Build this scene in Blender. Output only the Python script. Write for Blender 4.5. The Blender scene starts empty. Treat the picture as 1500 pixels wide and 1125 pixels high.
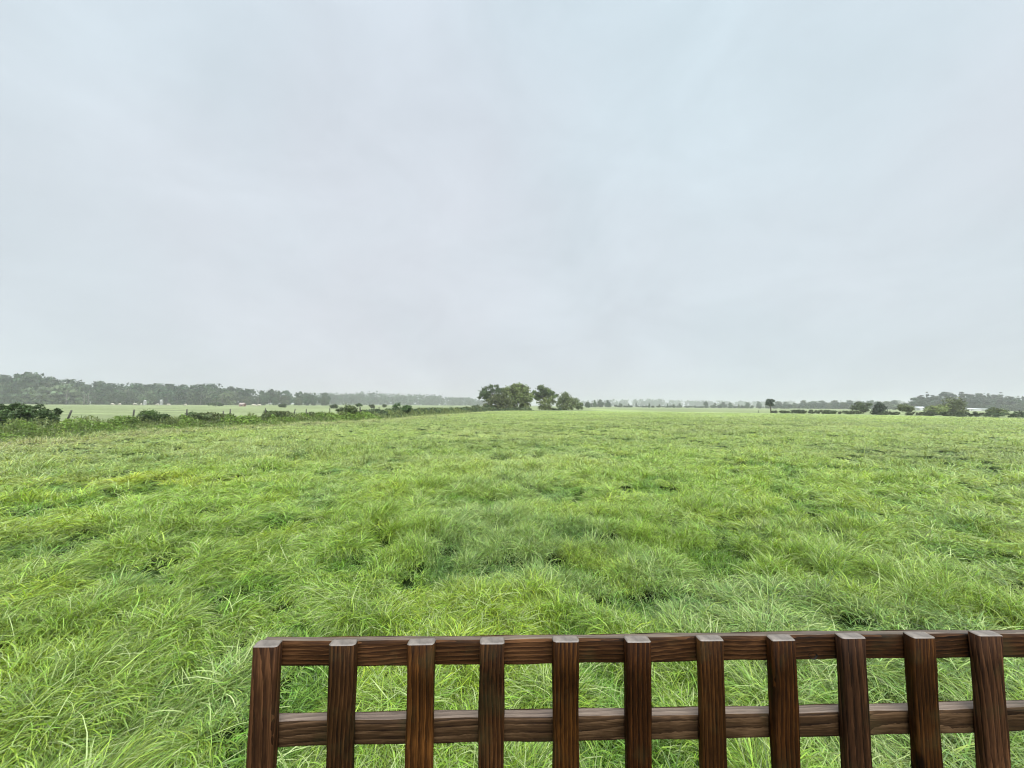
import bpy, math, random
import numpy as np
from mathutils import Vector, Matrix

random.seed(7)
RNG = np.random.default_rng(11)
S = bpy.context.scene
COL = S.collection

# ------------------------------------------------------------------ camera
F_PX, PITCH, ROLL = 520.68, 0.05936, 0.006784
EYE = 1.75                                   # camera height above the grass tops (z = 0)
cam_data = bpy.data.cameras.new('camera')
cam_data.sensor_width = 36.0
cam_data.lens = F_PX / 1500 * 36.0
cam_data.clip_start, cam_data.clip_end = 0.05, 9000
cam = bpy.data.objects.new('camera', cam_data)
COL.objects.link(cam)
CAM_M = (Matrix.Translation((0, 0, EYE)) @ Matrix.Rotation(math.pi / 2 + PITCH, 4, 'X')
         @ Matrix.Rotation(ROLL, 4, 'Z'))
cam.matrix_world = CAM_M
S.camera = cam
CAM_R = np.array(CAM_M.to_3x3())


def ray(px, py):
    d = CAM_R @ np.array([(px - 750.0) / F_PX, -(py - 562.5) / F_PX, -1.0])
    return d


def at(px, py, Y):
    """the point on the line of sight through a photo pixel at forward distance Y"""
    d = ray(px, py)
    return np.array([0, 0, EYE]) + d * (Y / d[1])


def x_at(px, Y):
    d = ray(px, 593 + 0.0068 * (px - 750))
    return d[0] / d[1] * Y


# ------------------------------------------------------------------ numeric noise
def _hash(ix, iy, seed):
    h = (ix.astype(np.int64) * 374761393 + iy.astype(np.int64) * 668265263 + seed * 1442695041) & 0xFFFFFFFF
    h = ((h ^ (h >> 13)) * 1274126177) & 0xFFFFFFFF
    h = h ^ (h >> 16)
    return (h & 0xFFFFFF) / float(0xFFFFFF)


def vnoise(x, y, seed=0):
    x = np.asarray(x, float); y = np.asarray(y, float)
    ix = np.floor(x); iy = np.floor(y)
    fx = x - ix; fy = y - iy
    fx = fx * fx * fx * (fx * (fx * 6 - 15) + 10); fy = fy * fy * fy * (fy * (fy * 6 - 15) + 10)
    a = _hash(ix, iy, seed); b = _hash(ix + 1, iy, seed)
    c = _hash(ix, iy + 1, seed); d = _hash(ix + 1, iy + 1, seed)
    return (a + (b - a) * fx) * (1 - fy) + (c + (d - c) * fx) * fy


def fbm(x, y, seed=0, oct=3):
    s = 0; a = 1; t = 0
    for k in range(oct):
        s = s + a * vnoise(x * 2 ** k + 17.3 * k, y * 2 ** k - 9.1 * k, seed + k); t += a; a *= .5
    return s / t


def sstep(a, b, x):
    t = np.clip((np.asarray(x, float) - a) / (b - a), 0, 1)
    return t * t * (3 - 2 * t)


# ------------------------------------------------------------------ the lie of the land
# edge of the long-grass field on the left (foot of the overgrown bank), from behind the camera to the copse
BANK = np.array([(-22, -30), (-24.5, 0), (-24.8, 17.2), (-24.7, 19.6), (-25.2, 24), (-23.4, 30.4), (-21, 36.4),
                 (-17.6, 45), (-15, 71), (-7, 108), (4, 124), (22, 132), (34, 150), (44, 200), (52, 260)], float)


def bank_x(Y):
    return np.interp(Y, BANK[:, 1], BANK[:, 0])


# edge of the field on the right (far fence line)
FAR = np.array([(118, -30), (112, 30), (104, 72), (97, 92), (78, 108), (58, 145), (53, 240), (52, 260)], float)


def far_x(Y):
    return np.interp(Y, FAR[:, 1], FAR[:, 0])


def in_field(x, y):
    """0 outside, 1 inside the long-grass field"""
    a = sstep(-0.2, 0.6, x - bank_x(y))
    b = sstep(-0.2, 2.0, far_x(y) - x)
    return a * b * (y < 258)


def ground_z(x, y):
    x = np.asarray(x, float); y = np.asarray(y, float)
    d = np.hypot(x, y)
    f = in_field(x, y)
    near = 1 - sstep(60, 160, d)
    z = -0.20 * f * (0.45 + 0.55 * near) - 0.14 * (1 - f)
    # gentle swells and tussocks
    z = z + (fbm(x / 9, y / 9, 3) - .5) * .16 * (1 - sstep(70, 200, d))
    z = z - .055 * hollow(x, y) * f * (1 - sstep(60, 110, d))
    z = z + ((fbm(x / 1.5, y / 1.5, 5) - .5) * .14 + (vnoise(x / .55, y / .55, 6) - .5) * .13) * f * (1 - sstep(25, 90, d)) * sstep(0.5, 2.5, d)
    z = z + (fbm(x / 60, y / 60, 9) - .5) * .5 * sstep(90, 400, d)
    # the bank under the wire fence
    s = (bank_x(y) - x)
    z = z + 0.34 * np.exp(-((s - 1.5) / 1.0) ** 2) * (y < 118) * sstep(118, 100, y)
    return z


def gz(x, y):
    return float(ground_z(np.array([x]), np.array([y]))[0])


# ------------------------------------------------------------------ materials
MATS = {}


def nodes(name):
    m = bpy.data.materials.new(name)
    m.use_nodes = True
    nt = m.node_tree
    for n in list(nt.nodes):
        nt.nodes.remove(n)
    out = nt.nodes.new('ShaderNodeOutputMaterial')
    return m, nt, out


def foliage_mat(name, base, trans=.22, rough=.55, spec=.35, vary=.35, noise_scale=1.2):
    """leaf surface: base colour, per-leaf variation from the 'tint' attribute, clump variation from noise"""
    m, nt, out = nodes(name)
    at_ = nt.nodes.new('ShaderNodeAttribute'); at_.attribute_name = 'tint'
    tc = nt.nodes.new('ShaderNodeTexCoord')
    nz = nt.nodes.new('ShaderNodeTexNoise'); nz.inputs['Scale'].default_value = noise_scale
    nt.links.new(tc.outputs['Object'], nz.inputs['Vector'])
    oi = nt.nodes.new('ShaderNodeObjectInfo')
    mul = nt.nodes.new('ShaderNodeMix'); mul.data_type = 'RGBA'; mul.blend_type = 'MULTIPLY'
    mul.inputs[0].default_value = 1
    mul.inputs[6].default_value = (*base, 1)
    nt.links.new(at_.outputs['Color'], mul.inputs[7])
    hsv = nt.nodes.new('ShaderNodeHueSaturation')
    mr = nt.nodes.new('ShaderNodeMapRange')
    mr.inputs[3].default_value = 1 - vary; mr.inputs[4].default_value = 1 + vary
    nt.links.new(nz.outputs['Fac'], mr.inputs[0])
    mr2 = nt.nodes.new('ShaderNodeMapRange')
    mr2.inputs[3].default_value = .47; mr2.inputs[4].default_value = .525
    nt.links.new(oi.outputs['Random'], mr2.inputs[0])
    nt.links.new(mr2.outputs[0], hsv.inputs['Hue'])
    wn = nt.nodes.new('ShaderNodeTexWhiteNoise'); wn.noise_dimensions = '1D'; nt.links.new(oi.outputs['Random'], wn.inputs['W'])
    mv = nt.nodes.new('ShaderNodeMapRange'); mv.inputs[3].default_value = .72; mv.inputs[4].default_value = 1.3
    nt.links.new(wn.outputs['Value'], mv.inputs[0])
    mm = nt.nodes.new('ShaderNodeMath'); mm.operation = 'MULTIPLY'
    nt.links.new(mr.outputs[0], mm.inputs[0]); nt.links.new(mv.outputs[0], mm.inputs[1])
    nt.links.new(mm.outputs[0], hsv.inputs['Value'])
    nt.links.new(mul.outputs[2], hsv.inputs['Color'])
    pb = nt.nodes.new('ShaderNodeBsdfPrincipled')
    pb.inputs['Roughness'].default_value = rough
    pb.inputs['Specular IOR Level'].default_value = spec
    tr = nt.nodes.new('ShaderNodeBsdfTranslucent')
    nt.links.new(hsv.outputs[0], pb.inputs['Base Color'])
    nt.links.new(hsv.outputs[0], tr.inputs['Color'])
    mx = nt.nodes.new('ShaderNodeMixShader'); mx.inputs[0].default_value = trans
    nt.links.new(pb.outputs[0], mx.inputs[1]); nt.links.new(tr.outputs[0], mx.inputs[2])
    nt.links.new(mx.outputs[0], out.inputs[0])
    MATS[name] = m
    return m


def plain_mat(name, base, rough=.7, scale=8, vary=.3, spec=.3, stretch=(1, 1, 1), bump=0):
    m, nt, out = nodes(name)
    tc = nt.nodes.new('ShaderNodeTexCoord')
    mp = nt.nodes.new('ShaderNodeMapping'); mp.inputs['Scale'].default_value = stretch
    nz = nt.nodes.new('ShaderNodeTexNoise'); nz.inputs['Scale'].default_value = scale
    nz.inputs['Detail'].default_value = 5
    nt.links.new(tc.outputs['Object'], mp.inputs[0]); nt.links.new(mp.outputs[0], nz.inputs['Vector'])
    cr = nt.nodes.new('ShaderNodeValToRGB')
    cr.color_ramp.elements[0].position = .3; cr.color_ramp.elements[1].position = .7
    cr.color_ramp.elements[0].color = (*[c * (1 - vary) for c in base], 1)
    cr.color_ramp.elements[1].color = (*[min(1, c * (1 + vary)) for c in base], 1)
    nt.links.new(nz.outputs['Fac'], cr.inputs[0])
    pb = nt.nodes.new('ShaderNodeBsdfPrincipled')
    pb.inputs['Roughness'].default_value = rough
    pb.inputs['Specular IOR Level'].default_value = spec
    nt.links.new(cr.outputs[0], pb.inputs['Base Color'])
    if bump:
        bp = nt.nodes.new('ShaderNodeBump'); bp.inputs['Strength'].default_value = bump
        bp.inputs['Distance'].default_value = .004
        nt.links.new(nz.outputs['Fac'], bp.inputs['Height']); nt.links.new(bp.outputs[0], pb.inputs['Normal'])
    nt.links.new(pb.outputs[0], out.inputs[0])
    MATS[name] = m
    return m


def wood_mat(name, axis, dark, mid, light, rough=.42, spec=.5, grain=1.0):
    """stained softwood with grain running along one local axis"""
    m, nt, out = nodes(name)
    tc = nt.nodes.new('ShaderNodeTexCoord'); oi = nt.nodes.new('ShaderNodeObjectInfo')
    off = nt.nodes.new('ShaderNodeVectorMath'); off.operation = 'SCALE'
    cx = nt.nodes.new('ShaderNodeCombineXYZ')
    for k in range(3):
        nt.links.new(oi.outputs['Random'], cx.inputs[k])
    nt.links.new(cx.outputs[0], off.inputs[0]); off.inputs['Scale'].default_value = 37.0
    add = nt.nodes.new('ShaderNodeVectorMath'); add.operation = 'ADD'
    nt.links.new(tc.outputs['Object'], add.inputs[0]); nt.links.new(off.outputs[0], add.inputs[1])
    sc = [1, 1, 1]; sc[axis] = .045
    mp = nt.nodes.new('ShaderNodeMapping'); mp.inputs['Scale'].default_value = sc
    nt.links.new(add.outputs[0], mp.inputs[0])
    # warp so that the grain wanders a little
    wz = nt.nodes.new('ShaderNodeTexNoise'); wz.inputs['Scale'].default_value = 6
    nt.links.new(add.outputs[0], wz.inputs['Vector'])
    wv = nt.nodes.new('ShaderNodeVectorMath'); wv.operation = 'SCALE'; wv.inputs['Scale'].default_value = .012
    nt.links.new(wz.outputs['Color'], wv.inputs[0])
    ad2 = nt.nodes.new('ShaderNodeVectorMath'); ad2.operation = 'ADD'
    nt.links.new(mp.outputs[0], ad2.inputs[0]); nt.links.new(wv.outputs[0], ad2.inputs[1])
    def tex(kind, src, **kw):
        n = nt.nodes.new(kind)
        for k_, v_ in kw.items(): n.inputs[k_.replace('_', ' ')].default_value = v_
        nt.links.new(src, n.inputs['Vector']); return n
    # growth rings round a pith outside the batten, tilted a little so that the lines run out along the face
    rp = nt.nodes.new('ShaderNodeMapping')
    rot = [0, 0, 0]; rot[(axis + 1) % 3] = .035; rp.inputs['Rotation'].default_value = rot
    loc = [.085, .06, .075]; loc[axis] = 0; rp.inputs['Location'].default_value = loc
    so_ = nt.nodes.new('ShaderNodeVectorMath'); so_.operation = 'MULTIPLY_ADD'      # each batten from another part of the log
    sv = [.045, .045, .045]; sv[axis] = 9.0; so_.inputs[1].default_value = sv
    rcx = nt.nodes.new('ShaderNodeTexWhiteNoise'); rcx.noise_dimensions = '1D'; nt.links.new(oi.outputs['Random'], rcx.inputs['W'])
    nt.links.new(rcx.outputs['Color'], so_.inputs[0]); nt.links.new(tc.outputs['Object'], so_.inputs[2])
    nt.links.new(so_.outputs[0], rp.inputs[0])
    wb = nt.nodes.new('ShaderNodeVectorMath'); wb.operation = 'SCALE'; wb.inputs['Scale'].default_value = .022
    w2 = tex('ShaderNodeTexNoise', add.outputs[0], Scale=3.2, Detail=1.0); nt.links.new(w2.outputs['Color'], wb.inputs[0])
    ra = nt.nodes.new('ShaderNodeVectorMath'); ra.operation = 'ADD'
    nt.links.new(rp.outputs[0], ra.inputs[0]); nt.links.new(wb.outputs[0], ra.inputs[1])
    wv_ = tex('ShaderNodeTexWave', ra.outputs[0], Scale=42 * grain, Distortion=.8, Detail=1.0, Detail_Scale=1.6)
    wv_.wave_type = 'RINGS'; wv_.rings_direction = 'XYZ'[axis]; wv_.wave_profile = 'SAW'
    g1 = tex('ShaderNodeTexNoise', ad2.outputs[0], Scale=420 * grain, Detail=2.0)
    g3 = tex('ShaderNodeTexNoise', add.outputs[0], Scale=7, Detail=4.0)
    m1 = nt.nodes.new('ShaderNodeMath'); m1.operation = 'MULTIPLY_ADD'; m1.inputs[1].default_value = .24
    m2 = nt.nodes.new('ShaderNodeMath'); m2.operation = 'MULTIPLY_ADD'; m2.inputs[1].default_value = .50
    m3 = nt.nodes.new('ShaderNodeMath'); m3.operation = 'MULTIPLY'; m3.inputs[1].default_value = .42
    nt.links.new(wv_.outputs['Fac'], m1.inputs[0]); nt.links.new(g1.outputs['Fac'], m2.inputs[0]); nt.links.new(g3.outputs['Fac'], m3.inputs[0])
    nt.links.new(m3.outputs[0], m2.inputs[2]); nt.links.new(m2.outputs[0], m1.inputs[2])
    cr = nt.nodes.new('ShaderNodeValToRGB')
    e = cr.color_ramp.elements
    e[0].position = .38; e[0].color = (*dark, 1)
    e[1].position = .86; e[1].color = (*light, 1)
    k = e.new(.60); k.color = (*mid, 1)
    # a few dark knots
    ks = [1, 1, 1]; ks[axis] = .55
    km = nt.nodes.new('ShaderNodeMapping'); km.inputs['Scale'].default_value = ks; nt.links.new(add.outputs[0], km.inputs[0])
    vo = tex('ShaderNodeTexVoronoi', km.outputs[0], Scale=7.5, Randomness=1.0)
    kr = nt.nodes.new('ShaderNodeMapRange'); kr.interpolation_type = 'SMOOTHSTEP'
    kr.inputs[1].default_value = .05; kr.inputs[2].default_value = .13; kr.inputs[3].default_value = -.3; kr.inputs[4].default_value = 0
    nt.links.new(vo.outputs['Distance'], kr.inputs[0])
    ka = nt.nodes.new('ShaderNodeMath'); ka.operation = 'ADD'
    nt.links.new(m1.outputs[0], ka.inputs[0]); nt.links.new(kr.outputs[0], ka.inputs[1])
    nt.links.new(ka.outputs[0], cr.inputs[0])
    pb = nt.nodes.new('ShaderNodeBsdfPrincipled')
    pb.inputs['Specular IOR Level'].default_value = spec
    rr = nt.nodes.new('ShaderNodeMapRange'); rr.inputs[3].default_value = rough - .14; rr.inputs[4].default_value = rough + .2
    nt.links.new(g3.outputs['Fac'], rr.inputs[0]); nt.links.new(rr.outputs[0], pb.inputs['Roughness'])
    # no two battens took the stain alike
    hv = nt.nodes.new('ShaderNodeHueSaturation')
    for ch, sock, lo, hi in (('Red', 'Hue', .497, .507), ('Green', 'Saturation', .98, 1.16), ('Blue', 'Value', .58, 1.18)):
        sp_ = sp_ if ch != 'Red' else nt.nodes.new('ShaderNodeSeparateColor')
        if ch == 'Red': nt.links.new(rcx.outputs['Color'], sp_.inputs[0])
        mq = nt.nodes.new('ShaderNodeMapRange'); mq.inputs[3].default_value = lo; mq.inputs[4].default_value = hi
        nt.links.new(sp_.outputs[ch], mq.inputs[0]); nt.links.new(mq.outputs[0], hv.inputs[sock])
    nt.links.new(cr.outputs[0], hv.inputs['Color'])
    # green algae film in patches
    al = tex('ShaderNodeTexNoise', add.outputs[0], Scale=13, Detail=5.0)
    am = nt.nodes.new('ShaderNodeMapRange'); am.inputs[1].default_value = .56; am.inputs[2].default_value = .74; am.inputs[4].default_value = .38
    nt.links.new(al.outputs['Fac'], am.inputs[0])
    ax = nt.nodes.new('ShaderNodeMix'); ax.data_type = 'RGBA'; ax.inputs[7].default_value = (.030, .030, .012, 1)
    nt.links.new(am.outputs[0], ax.inputs[0]); nt.links.new(hv.outputs[0], ax.inputs[6])
    nt.links.new(ax.outputs[2], pb.inputs['Base Color'])
    bp = nt.nodes.new('ShaderNodeBump'); bp.inputs['Strength'].default_value = .55; bp.inputs['Distance'].default_value = .0016
    nt.links.new(m1.outputs[0], bp.inputs['Height']); nt.links.new(bp.outputs[0], pb.inputs['Normal'])
    nt.links.new(pb.outputs[0], out.inputs[0])
    MATS[name] = m
    return m


# ------------------------------------------------------------------ mesh helpers
def build(name, verts, faces, mats, parent=None, tint=None, smooth=False, mat_idx=None):
    """verts (n,3); faces: list of (m,k) int arrays; links ONE mesh object"""
    me = bpy.data.meshes.new(name)
    verts = np.asarray(verts, np.float32)
    me.vertices.add(len(verts)); me.vertices.foreach_set('co', verts.ravel())
    fl = [np.asarray(f, np.int32) for f in faces if len(f)]
    loops = np.concatenate([f.ravel() for f in fl])
    sizes = np.concatenate([np.full(len(f), f.shape[1], np.int32) for f in fl])
    starts = np.concatenate([[0], np.cumsum(sizes)[:-1]]).astype(np.int32)
    me.loops.add(len(loops)); me.loops.foreach_set('vertex_index', loops)
    me.polygons.add(len(sizes)); me.polygons.foreach_set('loop_start', starts)
    if not isinstance(mats, (list, tuple)):
        mats = [mats]
    for m in mats:
        me.materials.append(m)
    if mat_idx is not None:
        me.polygons.foreach_set('material_index', np.asarray(mat_idx, np.int32))
    if tint is not None:
        a = me.attributes.new('tint', 'FLOAT_COLOR', 'POINT')
        t = np.ones((len(verts), 4), np.float32); t[:, :3] = tint
        a.data.foreach_set('color', t.ravel())
    me.update(calc_edges=True)
    if smooth:
        me.polygons.foreach_set('use_smooth', np.ones(len(sizes), bool))
    me.validate()
    o = bpy.data.objects.new(name, me)
    COL.objects.link(o)
    if parent is not None:
        o.parent = parent
    return o


def tag(o, label, cat=None, group=None, kind=None):
    o['label'] = label
    if cat: o['category'] = cat
    if group: o['group'] = group
    if kind: o['kind'] = kind
    return o


def empty(name, loc, rz=0):
    o = bpy.data.objects.new(name, None)
    COL.objects.link(o)
    o.location = loc; o.rotation_euler = (0, 0, rz)
    o.empty_display_size = .3
    return o


def tube(pts, rad, k=7):
    """a tapered tube through points; returns verts, faces"""
    pts = np.asarray(pts, float); n = len(pts)
    rad = np.broadcast_to(np.asarray(rad, float), (n,))
    V = []
    for i in range(n):
        t = pts[min(i + 1, n - 1)] - pts[max(i - 1, 0)]
        t = t / (np.linalg.norm(t) + 1e-9)
        u = np.cross(t, [0.31, .95, .02]); u /= np.linalg.norm(u) + 1e-9
        v = np.cross(t, u)
        a = np.arange(k) * 2 * math.pi / k
        V.append(pts[i] + rad[i] * (np.cos(a)[:, None] * u + np.sin(a)[:, None] * v))
    V = np.concatenate(V + [pts[:1], pts[-1:]])
    Fq = []
    for i in range(n - 1):
        for j in range(k):
            Fq.append((i * k + j, i * k + (j + 1) % k, (i + 1) * k + (j + 1) % k, (i + 1) * k + j))
    Ft = [(n * k, (j + 1) % k, j) for j in range(k)] + [(n * k + 1, (n - 1) * k + j, (n - 1) * k + (j + 1) % k) for j in range(k)]
    return V, np.array(Fq), np.array(Ft)


class MB:
    """collects verts / quads / tris"""
    def __init__(self):
        self.v = []; self.q = []; self.t = []; self.n = 0; self.qm = []; self.tm = []

    def add(self, V, Q=None, T=None, m=0):
        V = np.asarray(V, float)
        if Q is not None and len(Q): self.q.append(np.asarray(Q) + self.n); self.qm += [m] * len(Q)
        if T is not None and len(T): self.t.append(np.asarray(T) + self.n); self.tm += [m] * len(T)
        self.v.append(V); self.n += len(V)

    def tube(self, pts, rad, k=7, m=0):
        self.add(*tube(pts, rad, k), m=m)

    def box(self, c, s, m=0, rz=0):
        x, y, z = [k / 2 for k in s]
        V = np.array([(-x, -y, -z), (x, -y, -z), (x, y, -z), (-x, y, -z), (-x, -y, z), (x, -y, z), (x, y, z), (-x, y, z)])
        if rz:
            cz, sz = math.cos(rz), math.sin(rz)
            V = np.stack([V[:, 0] * cz - V[:, 1] * sz, V[:, 0] * sz + V[:, 1] * cz, V[:, 2]], 1)
        self.add(V + np.array(c), [(0, 3, 2, 1), (4, 5, 6, 7), (0, 1, 5, 4), (1, 2, 6, 5), (2, 3, 7, 6), (3, 0, 4, 7)], m=m)

    def build(self, name, mats, parent=None, smooth=False):
        fs = []; mi = []
        if self.q: fs.append(np.concatenate(self.q)); mi += self.qm
        if self.t: fs.append(np.concatenate(self.t)); mi += self.tm
        return build(name, np.concatenate(self.v), fs, mats, parent, smooth=smooth, mat_idx=mi)


def leaf_cloud(blobs, n_clusters, n_leaves, size, rng, spread=.22, shell=(.5, 1.0), tint_var=.35, aspect=1.6, flat=0.0):
    """leaves in clumps through a crown made of ellipsoids (cx,cy,cz,rx,ry,rz); returns V, Q, tint, clump centres"""
    B = np.array(blobs, float)
    w = (B[:, 3] * B[:, 4] * B[:, 5]) ** (2 / 3.); w /= w.sum()
    bi = rng.choice(len(B), n_clusters, p=w)
    d = rng.normal(size=(n_clusters, 3)); d /= np.linalg.norm(d, axis=1)[:, None]
    r = shell[0] + (shell[1] - shell[0]) * rng.random(n_clusters) ** .7
    cc = B[bi, :3] + d * r[:, None] * B[bi, 3:]
    csz = spread * B[bi, 3:].min(axis=1) * rng.uniform(.6, 1.5, n_clusters)
    ct = rng.uniform(1 - tint_var, 1 + tint_var, n_clusters)
    ci = rng.integers(0, n_clusters, n_leaves)
    g = rng.normal(size=(n_leaves, 3)) * csz[ci][:, None]
    g[:, 2] *= .7
    p = cc[ci] + g
    a = rng.normal(size=(n_leaves, 3)); a[:, 2] *= (1 - .5 * flat); a /= np.linalg.norm(a, axis=1)[:, None]
    b = rng.normal(size=(n_leaves, 3)); b -= (b * a).sum(1)[:, None] * a; b /= np.linalg.norm(b, axis=1)[:, None]
    s = size * rng.uniform(.6, 1.4, n_leaves)
    a = a * (s * aspect * .5)[:, None]; b = b * (s * .5)[:, None]
    nrm = np.cross(a, b); nrm /= np.linalg.norm(nrm, axis=1)[:, None] + 1e-9
    bend = nrm * (s * .18)[:, None]
    V = np.stack([p - a, p + b * .9 + bend, p + a, p - b * .9 + bend], 1).reshape(-1, 3)
    Q = np.arange(n_leaves * 4).reshape(-1, 4)
    t = ct[ci] * rng.uniform(.8, 1.2, n_leaves)
    tint = np.stack([t * rng.uniform(.88, 1.14, n_leaves), t, t * rng.uniform(.85, 1.1, n_leaves)], 1)
    return V, Q, np.repeat(tint, 4, 0), cc


def limbs(mb, base, fork, targets, r0, rng, lean=.15):
    """a trunk to the fork and limbs curving on to the clump centres"""
    base = np.array(base, float); fork = np.array(fork, float)
    mid = (base + fork) / 2 + np.array([rng.normal() * lean * .3, rng.normal() * lean * .3, 0]) * np.linalg.norm(fork - base)
    root = base - np.array([0, 0, .25])
    mb.tube([root, base + (mid - base) * .15, mid, fork], [r0 * 1.5, r0 * 1.1, r0 * .85, r0 * .7], 8)
    for t in targets:
        v = t - fork; L = np.linalg.norm(v)
        m1 = fork + v * .5 + np.array([rng.normal() * .1, rng.normal() * .1, .08]) * L
        mb.tube([fork - v / (L + 1e-6) * r0 * .3, m1, t], [r0 * .5, r0 * .28, r0 * .07], 5)


# ------------------------------------------------------------------ material set
M_bark = plain_mat('bark', (.075, .062, .048), rough=.9, scale=6, vary=.45, stretch=(1, 1, .3), bump=.5)
M_oak = foliage_mat('oak_leaves', (.085, .125, .045), noise_scale=.35)
M_thorn = foliage_mat('thorn_leaves', (.090, .132, .042), noise_scale=.4)
M_olive = foliage_mat('olive_leaves', (.140, .190, .060), noise_scale=.4)
M_wood = foliage_mat('wood_leaves', (.034, .076, .034), noise_scale=.12, vary=.3)
M_wood_light = foliage_mat('light_wood_leaves', (.072, .108, .052), noise_scale=.12, vary=.3)
M_pine = foliage_mat('pine_needles', (.036, .064, .034), trans=.1, noise_scale=.2)
M_gorse = foliage_mat('gorse_leaves', (.056, .094, .026), noise_scale=1.3, trans=.15)
M_bramble = foliage_mat('bramble_leaves', (.082, .112, .042), noise_scale=1.5)
M_stem = foliage_mat('rank_grass_stems', (.150, .190, .062), noise_scale=1.4)
M_nettle = foliage_mat('nettle_leaves', (.150, .235, .044), noise_scale=1.0, trans=.3)
M_hedge = foliage_mat('hedge_leaves', (.070, .102, .044), noise_scale=.5)
M_post = plain_mat('weathered_post_wood', (.066, .066, .056), rough=.85, scale=12, vary=.35, stretch=(1, 1, .15), bump=.4)
M_wire = plain_mat('galvanised_wire', (.22, .22, .21), rough=.5, scale=5, vary=.1)
M_whitepaint = plain_mat('white_painted_wall', (.50, .51, .50), rough=.7, scale=1.5, vary=.06)
M_roofpale = plain_mat('pale_sheet_roof', (.52, .55, .58), rough=.5, scale=.8, vary=.08, stretch=(4, .3, 1))
M_dullwhite = plain_mat('dull_white_paint', (.27, .28, .27), rough=.7, scale=1.5, vary=.1)
M_roofdull = plain_mat('dull_sheet_roof', (.36, .30, .28), rough=.6, scale=.8, vary=.15)
M_redwall = plain_mat('red_brick_wall', (.17, .11, .09), rough=.85, scale=3, vary=.25)
M_darkgap = plain_mat('dark_window_glass', (.03, .035, .04), rough=.15, scale=2, vary=.2, spec=.5)
M_cow = plain_mat('cream_hide', (.46, .43, .37), rough=.8, scale=2.5, vary=.12)
M_cowtan = plain_mat('tan_hide', (.42, .26, .16), rough=.8, scale=2.5, vary=.2)
M_up = wood_mat('stained_upright_wood', 2, (.0055, .0026, .0013), (.0270, .0118, .0052), (.088, .040, .0175), rough=.6, spec=.06)
M_rail = wood_mat('stained_rail_wood', 0, (.007, .0032, .0016), (.040, .0175, .0086), (.150, .074, .040), rough=.62, spec=.09)
M_rail_mossy = wood_mat('olive_stained_rail_wood', 0, (.008, .0042, .0020), (.034, .0195, .0095), (.105, .066, .037), rough=.65, spec=.09)
M_railtop = wood_mat('weathered_rail_top', 0, (.06, .043, .031), (.130, .098, .074), (.21, .17, .13), rough=.55)
M_cap = plain_mat('grey_end_grain', (.120, .104, .088), rough=.45, scale=60, vary=.45, spec=.5, bump=.5)
M_knot = plain_mat('knot_hole', (.004, .003, .002), rough=.8, scale=30, vary=.3)


# ground: long-grass field, pale pasture beyond the fence
def ground_material():
    m, nt, out = nodes('meadow_ground')
    at_ = nt.nodes.new('ShaderNodeAttribute'); at_.attribute_name = 'tint'
    tc = nt.nodes.new('ShaderNodeTexCoord')

    def noise(scale, detail, stretch=(1, 1, 1)):
        mp = nt.nodes.new('ShaderNodeMapping'); mp.inputs['Scale'].default_value = stretch
        n = nt.nodes.new('ShaderNodeTexNoise'); n.inputs['Scale'].default_value = scale; n.inputs['Detail'].default_value = detail
        nt.links.new(tc.outputs['Object'], mp.inputs[0]); nt.links.new(mp.outputs[0], n.inputs['Vector'])
        return n
    n1 = noise(1.3, 7); n2 = noise(.11, 5, (.5, 1.0, 1))
    mr = nt.nodes.new('ShaderNodeMapRange'); mr.inputs[1].default_value = .3; mr.inputs[2].default_value = .7
    mr.inputs[3].default_value = .62; mr.inputs[4].default_value = 1.3
    nt.links.new(n1.outputs['Fac'], mr.inputs[0])
    mr2 = nt.nodes.new('ShaderNodeMapRange'); mr2.inputs[1].default_value = .3; mr2.inputs[2].default_value = .7
    mr2.inputs[3].default_value = .68; mr2.inputs[4].default_value = 1.22
    nt.links.new(n2.outputs['Fac'], mr2.inputs[0])
    mu = nt.nodes.new('ShaderNodeMath'); mu.operation = 'MULTIPLY'
    nt.links.new(mr.outputs[0], mu.inputs[0]); nt.links.new(mr2.outputs[0], mu.inputs[1])
    sc = nt.nodes.new('ShaderNodeVectorMath'); sc.operation = 'SCALE'
    nt.links.new(at_.outputs['Color'], sc.inputs[0]); nt.links.new(mu.outputs[0], sc.inputs['Scale'])
    pb = nt.nodes.new('ShaderNodeBsdfPrincipled'); pb.inputs['Roughness'].default_value = .9
    pb.inputs['Specular IOR Level'].default_value = .03
    nt.links.new(sc.outputs[0], pb.inputs['Base Color'])
    bp = nt.nodes.new('ShaderNodeBump'); bp.inputs['Strength'].default_value = .9; bp.inputs['Distance'].default_value = .12
    nt.links.new(n1.outputs['Fac'], bp.inputs['Height']); nt.links.new(bp.outputs[0], pb.inputs['Normal'])
    nt.links.new(pb.outputs[0], out.inputs[0])
    return m


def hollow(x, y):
    """1 in the hollows between laid swathes (short lush regrowth, shade painted into its colour), 0 on the swathes"""
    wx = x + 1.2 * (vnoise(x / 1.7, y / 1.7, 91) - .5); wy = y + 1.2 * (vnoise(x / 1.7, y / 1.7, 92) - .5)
    return sstep(.535, .665, fbm(wx / .78, wy / .50, 93, 3))


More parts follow.
